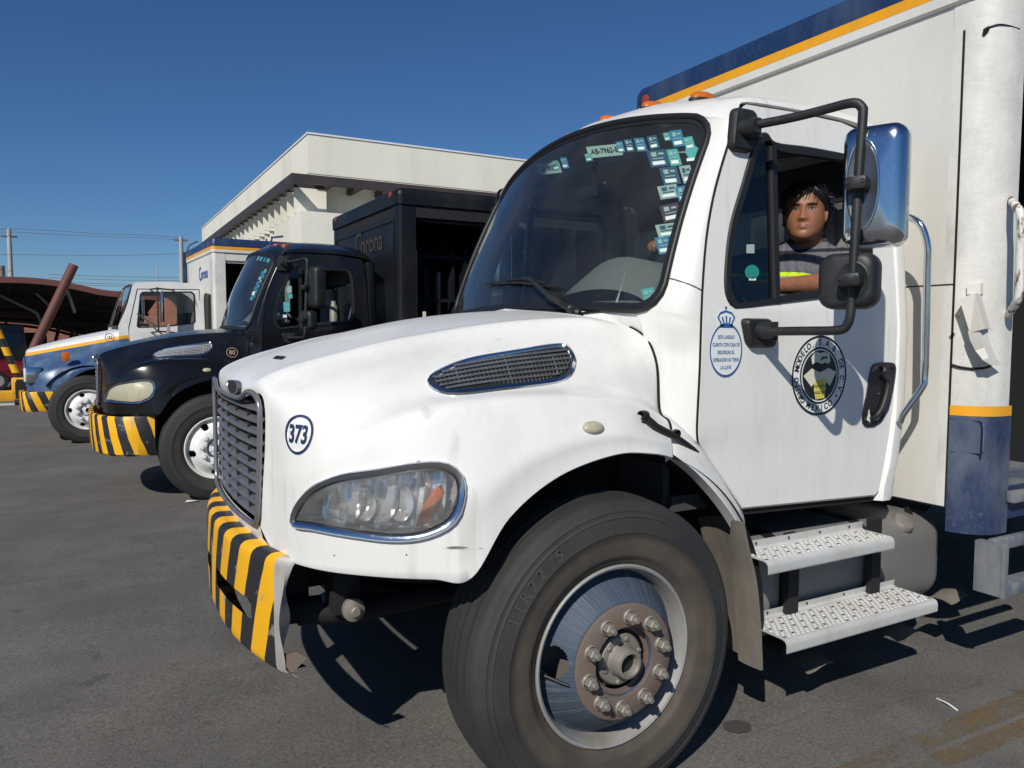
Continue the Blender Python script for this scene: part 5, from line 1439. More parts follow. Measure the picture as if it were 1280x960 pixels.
# ================================================================== the black truck beside it
T2 = empty('delivery_truck', (-.416, 5.998, -.066), 0, 'black bonneted delivery truck with a small ringed number 80 on the hood and white wheels', 'truck', 'delivery trucks parked side by side')
m2_truck(T2, M['black'], False); d2, _ = doors(T2, M['black'], 'black'); chassis(T2); mirrors(T2, True); interior(T2)
bb = box_body(T2, 'black')
wheel(T2, 0, -1.15, .505, 'white', 5, .3, tyre_mat='tyre2'); wheel(T2, 0, 1.15, .505, 'white', 5, .3, True, 'tyre2')
for y, f in ((-1.12, False), (1.12, True)): wheel(T2, 4.6, y, .505, 'white', 5, 0, f, 'tyre2')
def full_bumper(T, mat_, z0, z1, xw):
    pl = spline([(-1.10, 0), (-1.095, -.3), (-1.05, -.62), (-.97, -.86), (-.84, -1.02), (-.68, -1.08), (xw, -1.09)] if False else [Vector((x, y, 0)) for x, y in ((-1.10, 0), (-1.09, -.35), (-1.04, -.68), (-.95, -.90), (-.82, -1.03), (-.68, -1.075), (xw, -1.08))], 5)
    rows = []
    for p in pl:
        rows.append([Vector((p.x+(.03 if p.y > -.9 else 0), p.y+(.05 if p.y < -.6 else 0), z1-.004)), Vector((p.x, p.y, z1)), Vector((p.x-.012, p.y-.01*(p.y < -.5), z1-.02)), Vector((p.x-.014, p.y-.012*(p.y < -.5), (z0+z1)/2)), Vector((p.x-.006, p.y-.006, z0+.02)), Vector((p.x+.01, p.y+.01, z0)), Vector((p.x+.05, p.y+.05, z0))])
    mb = MB().grid(rows); mb.mirror(); return mb.build('bumper', mat_, T, 40, weld=.001)
full_bumper(T2, stripes_mat('black truck bumper paint', .6, 3.9, .35, 'wrap'), .46, .845, -.545)
p, n = on_hood(373, 543)
# fleet number on the hood side, just ahead of the cowl
mbv = hood_bvh.ray_cast(Vector((.19, -2, 1.44)), Vector((0, 1, 0))); p, n = mbv[0], -mbv[1] if mbv[1].y > 0 else mbv[1]; u = Vector((0, 0, 1)).cross(n).normalized(); u = u if u.x > 0 else -u; v = n.cross(u); v = v if v.z > 0 else -v
ho2 = next(o for o in T2.children if o.name.startswith('hood'))
d = D2().ring(.050, .056); d.text('80', 0, -.002, .070, .0010, .85); d.lay('number', hood_lay(p, u, v, n, .004), flat('tan paint', (.34, .25, .17), .5), ho2, 'tan number 80 in a ring')
cor = lambda x, y: Vector((1.864, -.06-x, 2.60+y))
def corona(f, m, parent, s_=1.0):
    d = D2().text('C', -.47*s_, 0, .56*s_, .004, sx=.85); d.text('orona', .16*s_, -.01*s_, .42*s_, .004, space=1.0); d.lay('lettering', f, m, parent)
corona(lambda x, y: Vector((1.862, -.24-x, 2.70+y)), flat('faded brown lettering', (.055, .042, .034), .6), bb, .78)
for y in (-.62, -.32, 0, .32, .62):
    rows = [[Vector((.79+.03*(abs(y)/.6)**2+.06*k*cos(2*pi*i/16), y+.034*k*sin(2*pi*i/16), 2.634-.046*(abs(y)/.62)**2.1-.025+h*.8)) for i in range(17)] for k, h in ((1, 0), (1, .014), (.92, .036), (.7, .046), (.02, .048))]
    MB().grid(rows).build('roof_lamp', M['dullred'], T2, 45)
MB().tube([(.71, -.30, 2.60), (.74, -.30, 2.70), (.86, -.30, 2.72)], .012, 6).build('antenna', M['chrome'], T2)
wl2 = [next(o for o in T2.children if o.name.startswith('windshield'))][0]
rr = random.Random(5)
for i in range(16):
    uu, vv_ = (-.86+.05*(i % 2), .93-.055*i*.62) if i > 3 else (-.80+.12*i, .93)
    w, h = .055+.02*rr.random(), .05+.02*rr.random(); q = [(uu-w*.5, vv_-h*.4), (uu+w*.5, vv_-h*.4), (uu+w*.5, vv_+h*.4), (uu-w*.5, vv_+h*.4)]
    mk('sticker', [wsurf(a, b_)-wnrm(a, b_)*.004 for a, b_ in q], [[0, 1, 2, 3]], rr.choice([tq, bl, M['wsticker'], gn]), wl2)
for x, z, w, h, m in ((.74, 2.06, .05, .07, gn), (.755, 2.0, .04, .05, tq), (.70, 1.86, .06, .10, tq), (.69, 1.80, .04, .03, M['wsticker'])): mk('glass_sticker', [side(x, z, -.01), side(x+w, z, -.01), side(x+w, z+h, -.01), side(x, z+h, -.01)], [[0, 1, 2, 3]], m, d2)
mb = MB().lathe([(.001, 1.72), (.045, 1.72), (.045, 1.93), (.03, 1.95), (.028, 1.99), (.001, 1.99)], 14, (1.28, -.80, 0), 'z'); o = mb.build('flask', M['nut'], None, 50); o.location = (-.416, 5.998, -.066); tag(o, 'metal flask standing behind the black truck side window', 'bottle')
for i in range(9):
    x = 2.16+i*.13; r_ = random.Random(i*7+1)
    MB().box((x, -1.02+.3*r_.random(), .87), (x+.035, -.98+.3*r_.random()+.3, 2.35+.3*r_.random())).build('rack_post', M['blackbox'] if i % 3 else M['nut'], bb)
for i, (x, z, h) in enumerate(((2.18, 1.86, .32), (2.52, 1.5, .5), (2.72, 1.72, .62), (2.86, 2.02, .2), (2.6, 2.16, .14))): MB().box((x, -1.19, z-.3), (x+.028, -1.16, z+h-.3)).build('rack_label', M['boxwhite'], bb)
for z in (1.5, 2.0, 2.5): MB().box((2.12, -.9, z), (3.4, -.85, z+.04)).build('rack_rail', M['blackbox'], bb)
MB().tube(spline([(2.95, -1.15, 2.86), (2.96, -1.16, 2.6), (2.94, -1.15, 2.3), (2.97, -1.16, 2.05)], 5), .014, 6).build('rope', M['rust'], bb)

# ================================================================== the blue and white truck, flat nosed hood
T3 = empty('delivery_truck', (-1.60, 11.55, -.13), radians(2.9), 'blue and white older delivery truck with an orange line along its hood', 'truck', 'delivery trucks parked side by side')
T3m = Matrix.Translation(T3.location) @ Matrix.Rotation(radians(2.9), 4, 'Z'); T3i = T3m.inverted(); E3 = T3i @ EYE; R3 = T3i.to_3x3()
def l3(px, py, y=None, x=None):
    r = R3 @ ray(px, py); k = ((y-E3.y)/r.y) if y is not None else ((x-E3.x)/r.x); return E3+r*k
def three_tone():
    m, n, b = base('white over orange over navy', (1, 1, 1), .35, 0, .3); s = xyz(n)
    a0, a1 = l3(27, 445, -.8), l3(147, 423, -.98); sl = (a1.z-a0.z)/(a1.x-a0.x)
    line = math_(n, 'ADD', math_(n, 'MULTIPLY', math_(n, 'SUBTRACT', math_(n, 'MINIMUM', s[0], a1.x+.12), a0.x), sl), a0.z)
    drop = math_(n, 'MULTIPLY', math_(n, 'MAXIMUM', math_(n, 'SUBTRACT', s[0], a1.x+.14), 0), 1.9)
    t = math_(n, 'SUBTRACT', s[2], math_(n, 'SUBTRACT', line, drop))
    cream = mixc(n, ramp(n, noise(n, 5, 4), [(.4, 0), (.7, .4)]), (.78, .78, .75), (.5, .47, .42))
    navy = mixc(n, ramp(n, noise(n, 5, 5), [(.42, .15), (.72, .9)]), (.030, .070, .165), (.12, .19, .29))
    c = mixc(n, math_(n, 'GREATER_THAN', t, -.022), navy, (.80, .38, .02)); c = mixc(n, math_(n, 'GREATER_THAN', t, .026), c, cream)
    n.links.new(c, b.inputs['Base Color']); return m
TT = three_tone()
cols = [(-.80, 1.36, .42, 1.20, 1.02, .62, .80, .80), (-.77, 1.425, .45, 1.22, 1.04, .78, .82, .80), (-.62, 1.485, .50, 1.26, 1.10, .93, .98, .80), (-.45, 1.535, .54, 1.30, 1.16, 1.0, 1.07, .80), (-.30, 1.575, .57, 1.33, 1.195, 1.03, 1.09, .80), (-.18, 1.605, .60, 1.36, 1.21, 1.04, 1.10, 1.0), (0, 1.65, .64, 1.39, 1.215, 1.05, 1.10, 1.11), (.2, 1.695, .68, 1.40, 1.215, 1.05, 1.10, 1.14), (.38, 1.735, .71, 1.40, 1.19, 1.04, 1.10, 1.11), (.50, 1.76, .73, 1.38, 1.14, 1.03, 1.09, 1.06)]
g3 = fine([[Vector(q) for q in ((x, 0, zt), (x, -hw*.6, zt-.008), (x, -hw, zt-.05), (x+.01, -hw-.07, zt-.11), (x+.01, -hw-.14, (zt-.11)*.45+zv*.55), (x, -yf*.93, zf+.01), (x, -yf, zf-.03), (x, -yo, (zf-.03)*.5+ze*.5), (x, -yo, ze))] for x, zt, hw, zv, zf, yf, yo, ze in cols], 4, 4)
mb = MB().grid(g3); mb.mirror(); h3 = mb.build('hood', TT, T3, 50, weld=.001)
fr = [r for r in g3[0]]
mb = MB(); mb.add([Vector((-.79, p.y, p.z)) for p in fr]+[Vector((-.79, -p.y, p.z)) for p in fr[::-1]], [list(range(2*len(fr)))]); mb.build('front_panel', TT, T3)
mb = MB().box((-.83, -.40, .84), (-.795, .40, 1.30), .01); gg = mb.build('grille', M['chrome'], T3)
for z in (.90, .98, 1.06, 1.14, 1.22): MB().box((-.838, -.37, z), (-.829, .37, z+.03)).build('grille_slot', M['dark'], gg)
for s_ in (-1, 1):
    mb = MB().box((-.80, s_*.80-.13, .93), (-.58, s_*.80+.13, 1.17), .02); q = mb.build('headlight', M['chrome'], T3, 40); MB().box((-.825, s_*.80-.10, .95), (-.80, s_*.80+.10, 1.15), .006).build('lens', M['wsticker'], q)
    pp = l3(82, 445, -1.06); MB().box((pp.x-.05, s_*1.06-.04, pp.z-.08), (pp.x+.05, s_*1.06+.04, pp.z+.06), .01).build('turn_signal', M['amber'], T3)
full3 = MB(); rows = []
for p in spline([Vector(q) for q in ((-.90, 0, 0), (-.89, -.6, 0), (-.86, -.85, 0), (-.80, -1.0, 0), (-.66, -1.05, 0), (-.36, -1.06, 0))], 4): rows.append([p+Vector((.06, .05, .80)), p+Vector((0, 0, .80)), p+Vector((-.01, -.01, .78)), p+Vector((-.01, -.01, .52)), p+Vector((0, 0, .50)), p+Vector((.06, .05, .50))])
full3.grid(rows); full3.mirror(); full3.build('bumper', stripes_mat('blue truck bumper paint', .6, 4.6, .45, 'wrap'), T3, 40, weld=.001)
# cab of the old truck
zc = [(.50, 1.06), (.55, .86), (1.76, .84), (1.78, 1.7), (1.77, 2.44), (1.70, 2.515), (1.2, 2.53), (.80, 2.51), (.70, 2.47), (.60, 2.10), (.47, 1.80)]
wn = [(.735, 1.80), (.80, 2.32), (.84, 2.36), (1.58, 2.385), (1.63, 2.34), (1.625, 1.88), (1.585, 1.845), (1.2, 1.80), (.76, 1.775)]
def yc(z): return 1.0-(.06*(z-1.7) if z > 1.7 else 0)
mb = MB(); cc = Vector((1.15, 0, 2.0)); O = resample([Vector((x, 0, z)) for x, z in zc], 120); I = resample([Vector((x, 0, z)) for x, z in wn], 120)
def nearest_order(O, I):
    return sorted(O, key=lambda p: math.atan2(p.z-cc.z, p.x-cc.x)), sorted(I, key=lambda p: math.atan2(p.z-cc.z, p.x-cc.x))
O, I = nearest_order(O, I); f3 = lambda p: Vector((p.x, -yc(p.z), p.z)); ring_between(mb, O, I, 8, f3); ring_between(mb, [f3(p) for p in I], [f3(p)+Vector((0, .05, 0)) for p in I]); mb.mirror()
mb.grid([[Vector((x, y*yc(z), z+.035*(1-y*y)*(1 if z > 2.4 else 0))) for y in (-1, -.9, -.5, 0, .5, .9, 1)] for x, z in ((.60, 2.10), (.70, 2.47), (.80, 2.51), (1.2, 2.53), (1.70, 2.515), (1.77, 2.44), (1.78, 1.7), (1.76, .84))][1:])
mb.box((.5, -.9, .86), (1.7, .9, .9)); mb.box((.50, -.95, .9), (.53, .95, 1.75))
c3 = mb.build('cab_body', TT, T3, 30)
ring = MB(); ring_between(ring, [f3(p)+Vector((0, -.006, 0)) for p in I], [f3(p+(cc-p)*.05)+Vector((0, -.006, 0)) for p in I]); ring.build('window_frame', M['rubber'], c3)
mk('windshield', [Vector((.50, y*.97, 1.80)) if k == 0 else Vector((.71-.03*(1-y*y), y*.94, 2.45)) for k in (0, 1) for y in (-.93, -.5, 0, .5, .93)], [[i, i+1, i+6, i+5] for i in range(4)], M['darkglass'], T3)
mb = MB()
for y in (-1, 1): mb.tube([(.485, y*.95, 1.80), (.69, y*.925, 2.45)], .014, 8)
mb.tube([(.47, -.95, 1.80), (.44, 0, 1.80), (.47, .95, 1.80)], .014, 8); mb.build('windshield_seal', M['rubber'], T3, 50)
dr = MB()
for (xa, za), (xb_, zb) in (((.62, .9), (.62, 1.78)), ((.62, 1.78), (.765, 2.40)), ((.765, 2.40), (1.70, 2.42)), ((1.70, 2.42), (1.71, .9))): dr.tube([(xa, -yc(za)-.001, za), (xb_, -yc(zb)-.001, zb)], .006, 5)
dr.build('door_joint', M['seam'], c3)
MB().box((1.18, -.85, 1.25), (1.72, .85, 1.42), .04).box((1.62, -.85, 1.4), (1.73, -.30, 2.05), .03).box((1.62, .05, 1.4), (1.73, .85, 2.05), .03).build('seat', M['seat'], T3)
MB().box((.53, -.92, 1.5), (.75, .92, 1.80), .04).build('dashboard', M['inter'], T3)
# upright mirrors on their struts
for s_ in (-1, 1):
    mt = MB(); ym = -1.30 if s_ == -1 else 1.30
    for a_, b_ in (((.95, yc(2.4)*s_, 2.40), (1.02, ym, 2.40)), ((1.30, yc(2.4)*s_, 2.40), (1.02, ym, 2.40)), ((1.02, ym, 2.42), (1.02, ym, 1.72)), ((.95, yc(1.8)*s_, 1.70), (1.02, ym, 1.72)), ((1.30, 1.0*s_, 1.70), (1.02, ym, 1.72)), ((.75, 1.0*s_, 2.0), (1.02, ym, 1.78))): mt.tube([a_, b_], .013, 6)
    o = mt.build('mirror_arm', M['rubber'], T3)
    MB().box((1.06, ym-.09, 1.86), (1.10, ym+.09, 2.36), .015).build('main_mirror', M['chrome'], T3, 40); MB().box((1.14, ym-.08, 1.62), (1.18, ym+.08, 1.84), .03).build('convex_mirror', M['rimgrey'], T3, 40)
MB().tube([(1.84, -.98, .9), (1.84, -.98, 2.28), (1.86, -.98, 2.34)], .075, 14).build('exhaust_stack', M['plastic'], T3, 60)
chassis(T3)
bw3 = box_body(T3, 'white')
corona(lambda x, y: Vector((1.862, -.42-x, 2.72+y)), M['blueink'], bw3, .62)
wheel(T3, 0, -1.15, .505, 'white', 5, .1, tyre_mat='tyre2'); wheel(T3, 0, 1.15, .505, 'white', 5, .1, True, 'tyre2')
for y, f in ((-1.12, False), (1.12, True)): wheel(T3, 4.6, y, .505, 'white', 5, 0, f, 'tyre2')
pn = l3(137, 416, -.80); d = D2().ring(.058, .066); d.text('162', 0, 0, .075, .001, .7)
b3 = BVHTree.FromPolygons([tuple(v) for r in g3 for v in r], MB().grid(g3).F)
def lay3(x, y):
    h = b3.ray_cast(Vector((.36+x, -2, 1.62+y)), Vector((0, 1, 0))); return (h[0] if h[0] else Vector((.36+x, -.75, 1.62+y)))+Vector((0, -.006, 0))
d.lay('number', lay3, M['ink'], h3)

# ================================================================== office building behind the trucks
BY, BXL, BT = 20.0, 4.37, 7.42
bld = empty('office_building', (BXL, BY, slope(BY)), 0, 'cream office building with a deep roof parapet, dark eaves beam and white fins', 'building')
BO = Vector(bld.location); bv = lambda x, y, z: Vector((x, y, z))-BO
plaster = worn('cream plaster', (.80, .78, .68), (.50, .47, .38), .5, .5, .85, stretch=(1, 1, .25), fine_=9, bmp=.1)
steel = worn('brown steel', (.045, .036, .038), (.08, .06, .05), .4, 3, .55)
def bbx(name, m, *bs):
    mb = MB()
    for a, b in bs: mb.box(bv(*a), bv(*b))
    return mb.build(name, m, bld)
bbx('parapet', plaster, ((BXL, BY, 6.28), (26, BY+.3, BT)), ((BXL, BY+.31, 6.28), (BXL+.3, 44, BT)))
bbx('coping', flat('white coping', (.75, .75, .74), .6), ((BXL-.03, BY-.03, BT+.001), (26, BY+.34, BT+.05)), ((BXL-.03, BY+.345, BT+.001), (BXL+.34, 44, BT+.05)))
bbx('roof', plaster, ((BXL+.32, BY+.32, 6.4), (26, 44, 6.6)))
bbx('soffit', plaster, ((BXL+.01, BY+.01, 6.20), (26, 44, 6.26)))
bbx('eaves_beam', steel, ((3.75, 19.45, 5.88), (26, 19.63, 6.13)), ((3.75, 19.64, 5.88), (3.93, 44, 6.13)))
for i in range(26):
    y = 20.3+i*.92; bbx('joist', steel, ((3.94, y, 5.90), (5.0, y+.16, 6.10)))
for i in range(24):
    x = 4.9+i*.92; bbx('joist', steel, ((x, 19.64, 5.90), (x+.14, 21.0, 6.10)))
bbx('upper_wall', plaster, ((5.0, 21.0, 0), (26, 21.3, 6.18)), ((5.0, 21.31, 0), (5.3, 44, 6.18)))
bbx('lower_wall', plaster, ((4.06, 19.70, -.4), (26, 20.99, 5.12)), ((4.06, 21.0, -.4), (4.99, 23.4, 5.12)))
bbx('ledge', plaster, ((4.42, 23.41, 5.02), (4.99, 44, 5.12)))
for i in range(24):
    y = 20.31+i*.92; bbx('upper_fin', plaster, ((4.02, y, 5.14), (4.98, y+.10, 5.89)))
for i in range(48):
    y = 23.6+i*.42; bbx('lower_fin', plaster, ((4.32, y, .3), (4.98, y+.10, 5.0)))
wg = flat('dark window', (.012, .014, .018), .08)
for x in (5.3, 7.4, 9.5, 11.6, 13.7):
    f = bbx('window', steel, ((x, 19.66, 4.05), (x+.06, 19.695, 4.72)), ((x+.061, 19.66, 4.66), (x+1.34, 19.695, 4.72)), ((x+.061, 19.66, 4.05), (x+1.34, 19.695, 4.11)), ((x+1.341, 19.66, 4.05), (x+1.40, 19.695, 4.72)), ((x+.68, 19.66, 4.111), (x+.72, 19.695, 4.659)))
    MB().box(bv(x+.06, 19.68, 4.1), bv(x+1.34, 19.69, 4.66)).build('pane', wg, f)
sl_ = worn('steel lamp', (.05, .05, .055), (.1, .1, .1), .3, 5, .5)

# ================================================================== brick wall at the back of the yard
def brick():
    m, n, b = base('red brick', (.3, .12, .08), .9); t = N(n, 'TexCoord'); mp = N(n, 'Mapping'); mp.inputs['Rotation'].default_value = (radians(90), 0, 0); n.links.new(t.outputs['Object'], mp.inputs[0])
    x = N(n, 'TexBrick'); x.inputs['Scale'].default_value = 3.2; x.inputs['Color1'].default_value = (.34, .135, .085, 1); x.inputs['Color2'].default_value = (.25, .095, .06, 1); x.inputs['Mortar'].default_value = (.28, .22, .18, 1); x.inputs['Mortar Size'].default_value = .016
    n.links.new(mp.outputs[0], x.inputs[0]); n.links.new(mixc(n, ramp(n, noise(n, .6, 4), [(.4, 0), (.7, .35)]), x.outputs[0], (.18, .09, .06)), b.inputs['Base Color']); return m
BR = brick()
mb = MB().box((-60, 43, -.6), (4.0, 43.3, 3.5)); o = mb.build('brick_wall', BR); tag(o, 'red brick boundary wall across the back of the yard', 'wall')
mb = MB().box((-60, 42.95, 3.501), (4.0, 43.35, 3.6)).build('wall_coping', M['boxwhite'], o)
# ------------------------------------------------------------------ carport
maroon = worn('red oxide steel', (.125, .042, .034), (.09, .04, .03), .5, 2, .6)
undershade = worn('shade-darkened roof sheet', (.012, .009, .009), (.008, .007, .007), .5, 2, .85)  # deep shade below the roof put into the colour: sheet, purlins and rafters
car_o = empty('carport', (-14, 31, slope(31)), 0, 'sagging red oxide steel carport roof in front of the brick wall', 'carport')
CO = Vector(car_o.location)
topl = [aty(px, py, 30.5) for px, py in ((-160, 345), (-60, 344), (0, 345.5), (40, 347), (75, 351), (100, 356), (122, 361), (140, 363.5), (160, 365), (200, 369))]
topl = spline(topl, 4)
def cshift(p): return p-CO
mb = MB(); mb.grid([[cshift(p), cshift(p+Vector((0, .0, -.22))), cshift(p+Vector((0, .25, -.22))), cshift(p+Vector((0, .25, 0))), cshift(p)] for p in topl]); mb.build('edge_beam', maroon, car_o, 30)
bk = [Vector((p.x*1.0-1.0, 41.5, p.z-1.30-.06*max(0, p.x+8))) for p in topl]
mb = MB(); mb.grid([[cshift(p.lerp(q, t)+Vector((0, .2 if t == 0 else 0, -.02-.15*sin(pi*t)))) for t in (0, .25, .5, .75, 1)] for p, q in zip(topl, bk)]); mb.build('roof_sheet', undershade, car_o, 60)
for k in (.25, .5, .75, .97):
    MB().tube([cshift(p.lerp(q, k)+Vector((0, 0, -.16-.15*sin(pi*k)))) for p, q in list(zip(topl, bk))[::4]], .07, 6).build('purlin', undershade, car_o)
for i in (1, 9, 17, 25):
    MB().tube([cshift(topl[i]+Vector((0, .1, -.2))), cshift(bk[i]+Vector((0, 0, -.05)))], .06, 6).build('rafter', undershade, car_o)
for px in (-120, -40):
    q = aty(px, 350, 31); MB().tube([cshift(Vector((q.x, 31, -.5))), cshift(q+Vector((0, 0, -.1)))], .11, 10).build('post', maroon, car_o)
q = aty(128, 362, 41); MB().tube([cshift(Vector((q.x, 41, -.6))), cshift(Vector((q.x, 41, 3.0)))], .11, 10).build('post', maroon, car_o)
for a_, b_ in (((0, 369), (46, 391)), ((30, 352), (64, 384)), ((46, 391), (55, 412))): MB().tube([cshift(aty(*a_, 33)), cshift(aty(*b_, 33))], .06, 6).build('brace', M['tank'], car_o)
# leaning pipe with its stay, in front of the carport
pt_, pb_ = aty(92.5, 331, 27.5), aty(46, 428, 27.5); dl_ = (pb_-pt_)
pb2 = pt_+dl_*((pt_.z-slope(27))/-dl_.z)
o = MB().tube([pb2, pt_], .155, 16).build('leaning_pipe', maroon, None, 50); tag(o, 'thick rust red pipe leaning to the right above the carport edge', 'pipe')
o = MB().tube([aty(83, 361, 27.8), aty(93.5, 391, 27.8)], .05, 8).build('pipe_stay', M['tank'], bpy.data.objects['leaning_pipe'])
# ------------------------------------------------------------------ car under the carport
def car(name, col, loc, rz, label):
    root = empty(name, loc, rz, label, 'car', 'cars parked under the carport')
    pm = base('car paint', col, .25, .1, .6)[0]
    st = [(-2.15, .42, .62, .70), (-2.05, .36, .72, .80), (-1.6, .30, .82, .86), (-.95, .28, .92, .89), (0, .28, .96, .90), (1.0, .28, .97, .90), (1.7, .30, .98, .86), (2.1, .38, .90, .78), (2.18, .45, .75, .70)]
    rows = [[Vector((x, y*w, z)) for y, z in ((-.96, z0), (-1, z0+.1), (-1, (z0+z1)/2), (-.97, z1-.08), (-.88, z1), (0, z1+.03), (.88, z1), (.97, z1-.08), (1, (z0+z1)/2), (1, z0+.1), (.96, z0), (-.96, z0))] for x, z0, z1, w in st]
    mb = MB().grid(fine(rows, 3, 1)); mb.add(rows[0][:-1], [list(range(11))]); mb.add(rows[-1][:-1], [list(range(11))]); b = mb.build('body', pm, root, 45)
    cb = [[Vector((x, y*w, z)) for y in (-1, -.8, 0, .8, 1)] for x, w, z in ((-.95, .80, .94), (-.25, .66, 1.40), (.2, .66, 1.45), (.9, .64, 1.42), (1.6, .78, .97))]
    mb = MB().grid(cb[1:4]); mb.build('roof', pm, root, 45)
    dk = flat('car glass', (.01, .012, .014), .05)
    MB().grid(cb[0:2]).build('windshield', dk, root); MB().grid(cb[3:5]).build('rear_window', dk, root)
    for s_ in (0, -1):
        mk('side_window', [r[s_]+Vector((0, 0, -.002)) for r in cb], [[0, 1, 2, 3, 4]], dk, root)
    for x in (-1.35, 1.35):
        for y in (-.84, .84):
            t = MB().lathe([(.2, -.09), (.31, -.10), (.325, -.07), (.325, .07), (.31, .10), (.2, .09)], 24); w = t.build('wheel', M['rubber'], root, 40, loc=(x, y, .325)); MB().lathe([(.2, -.085), (.1, -.095), (.01, -.09)], 20).lathe([(.2, .085), (.1, .095), (.01, .09)], 20).build('rim', M['rimgrey'], w, 40)
    for y in (-.6, .6): MB().box((-2.17, y-.16, .60), (-2.08, y+.16, .72), .02).build('headlight', M['wsticker'], root)
    return root
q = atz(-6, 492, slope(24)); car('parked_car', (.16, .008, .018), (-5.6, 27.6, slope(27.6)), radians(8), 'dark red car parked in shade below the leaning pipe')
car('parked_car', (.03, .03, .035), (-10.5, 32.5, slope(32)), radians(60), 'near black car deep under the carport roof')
# rack of a lorry standing in the shade
lr = empty('rack_truck', (-1.6, 36.5, slope(36)), radians(12), 'dark stake bed truck parked beyond the leaning pipe', 'truck')
MB().box((-1.6, -1.1, .9), (2.4, 1.1, 1.05)).build('bed', M['dark'], lr)
for i in range(6): MB().tube([(-1.5+i*.55, -1.1, 1.05), (-1.2+i*.55, -1.1, 2.35)], .07, 6).build('stake', M['dark'], lr)
for z in (1.5, 2.3): MB().box((-1.6, -1.14, z), (2.4, -1.06, z+.12)).build('rail', M['dark'], lr)
MB().box((-3.0, -1.05, .7), (-1.65, 1.05, 2.0), .15).build('cab', M['dark'], lr)
for x in (-2.3, 1.2):
    for y in (-.95, .95): MB().lathe([(.2, -.12), (.44, -.13), (.46, -.1), (.46, .1), (.44, .13), (.2, .12)], 24).build('wheel', M['rubber'], lr, 40, loc=(x, y, .46))
# ------------------------------------------------------------------ striped barrier pole and yellow kerb block
def barber():
    m, n, b = base('yellow and black bands', (.8, .42, .01), .5); s_ = xyz(n); st = math_(n, 'GREATER_THAN', math_(n, 'FRACT', math_(n, 'MULTIPLY', s_[2], 2.15)), .5)
    n.links.new(mixc(n, st, (.80, .42, .01), (.02, .02, .02)), b.inputs['Base Color']); return m
a_, b_ = aty(2, 425, 21.6), aty(25, 478, 21.6)
o = MB().tube([b_+(a_-b_)*-.2, a_+(a_-b_)*.4], .09, 12).build('barrier_pole', barber(), None, 50); tag(o, 'tilted barrier pole with yellow and black bands at the yard edge', 'barrier')
ye = worn('yellow kerb paint', (.80, .40, .01), (.45, .25, .05), .5, 3, .6)
z0 = slope(21.5); a_ = aty(24, 472, 21.5); c_ = aty(15, 490, 21.5)
o = MB().box((-13, 21.4, z0-.1), (a_.x, 21.9, z0+.26), .03).box((c_.x, 21.38, z0+.2), (a_.x+.25, 21.92, a_.z), .03).build('kerb_block', ye, None, 40); tag(o, 'yellow painted concrete kerb block below the striped pole', 'kerb')
o = MB().add([(-30, 19.6, slope(19.6)+.004), (-2.6, 19.6, slope(19.6)+.004), (-2.6, 20.4, slope(20.4)+.004), (-30, 20.4, slope(20.4)+.004)], [[0, 1, 2, 3]]).build('painted_line', worn('worn white line', (.55, .55, .53), (.10, .10, .10), .9, 3, .8), None, None); tag(o, kind='structure')
# worn yellow lane paint close to the camera
def faded():
    m = bpy.data.materials.new('worn yellow line'); m.use_nodes = True; n = m.node_tree; b = n.nodes['Principled BSDF']; o_ = n.nodes['Material Output']
    n.links.new(mixc(n, ramp(n, noise(n, 30, 4), [(.3, 0), (.7, 1)]), (.24, .14, .04), (.16, .12, .07)), b.inputs['Base Color']); b.inputs['Roughness'].default_value = .85
    t = N(n, 'BsdfTransparent'); x = N(n, 'MixShader'); f = math_(n, 'MULTIPLY', ramp(n, noise(n, 3.2, 7, (1, 1, 1), .72), [(.38, 0), (.62, .85)]), ramp(n, noise(n, 70, 3), [(.32, .25), (.55, 1)]))
    n.links.new(f, x.inputs[0]); n.links.new(t.outputs[0], x.inputs[1]); n.links.new(b.outputs[0], x.inputs[2]); n.links.new(x.outputs[0], o_.inputs[0]); return m
FD = faded()
for P in (((1030, 965), (1085, 965), (1300, 884), (1300, 852)), ((1110, 962), (1180, 962), (1300, 912), (1300, 890))):
    o = MB().add([atz(*p, .004) for p in P], [[0, 1, 2, 3]]).build('painted_line', FD, None, None); tag(o, kind='structure')
a_, m_, b_ = atz(1171, 873, .004), atz(1184, 879, .012), atz(1197, 888, .004)
o = MB().tube(spline([a_, m_, b_], 4), .0035, 6).build('straw', M['wsticker']); tag(o, 'thin white straw lying on the asphalt near the yellow line', 'litter')
st = flat('oil spot', (.062, .058, .053), .7)
c_ = atz(921, 908, .003); rr = random.Random(2)
o = MB().add([c_+Vector((.055*cos(t)*(1+.2*rr.random()), .045*sin(t)*(1+.2*rr.random()), 0)) for t in [2*pi*i/24 for i in range(24)]], [list(range(24))]).build('oil_spot', st, None, None); tag(o, kind='structure')
q = atz(240, 627, slope(4.9)+.01); o = MB().add([q+Vector(v) for v in ((-.06, 0, 0), (.05, -.02, .01), (.06, .03, .0), (-.04, .04, .012))], [[0, 1, 2, 3]]).build('paper_scrap', M['wsticker'], None, None); tag(o, 'white scrap of paper under the front wheel of the black truck', 'litter')
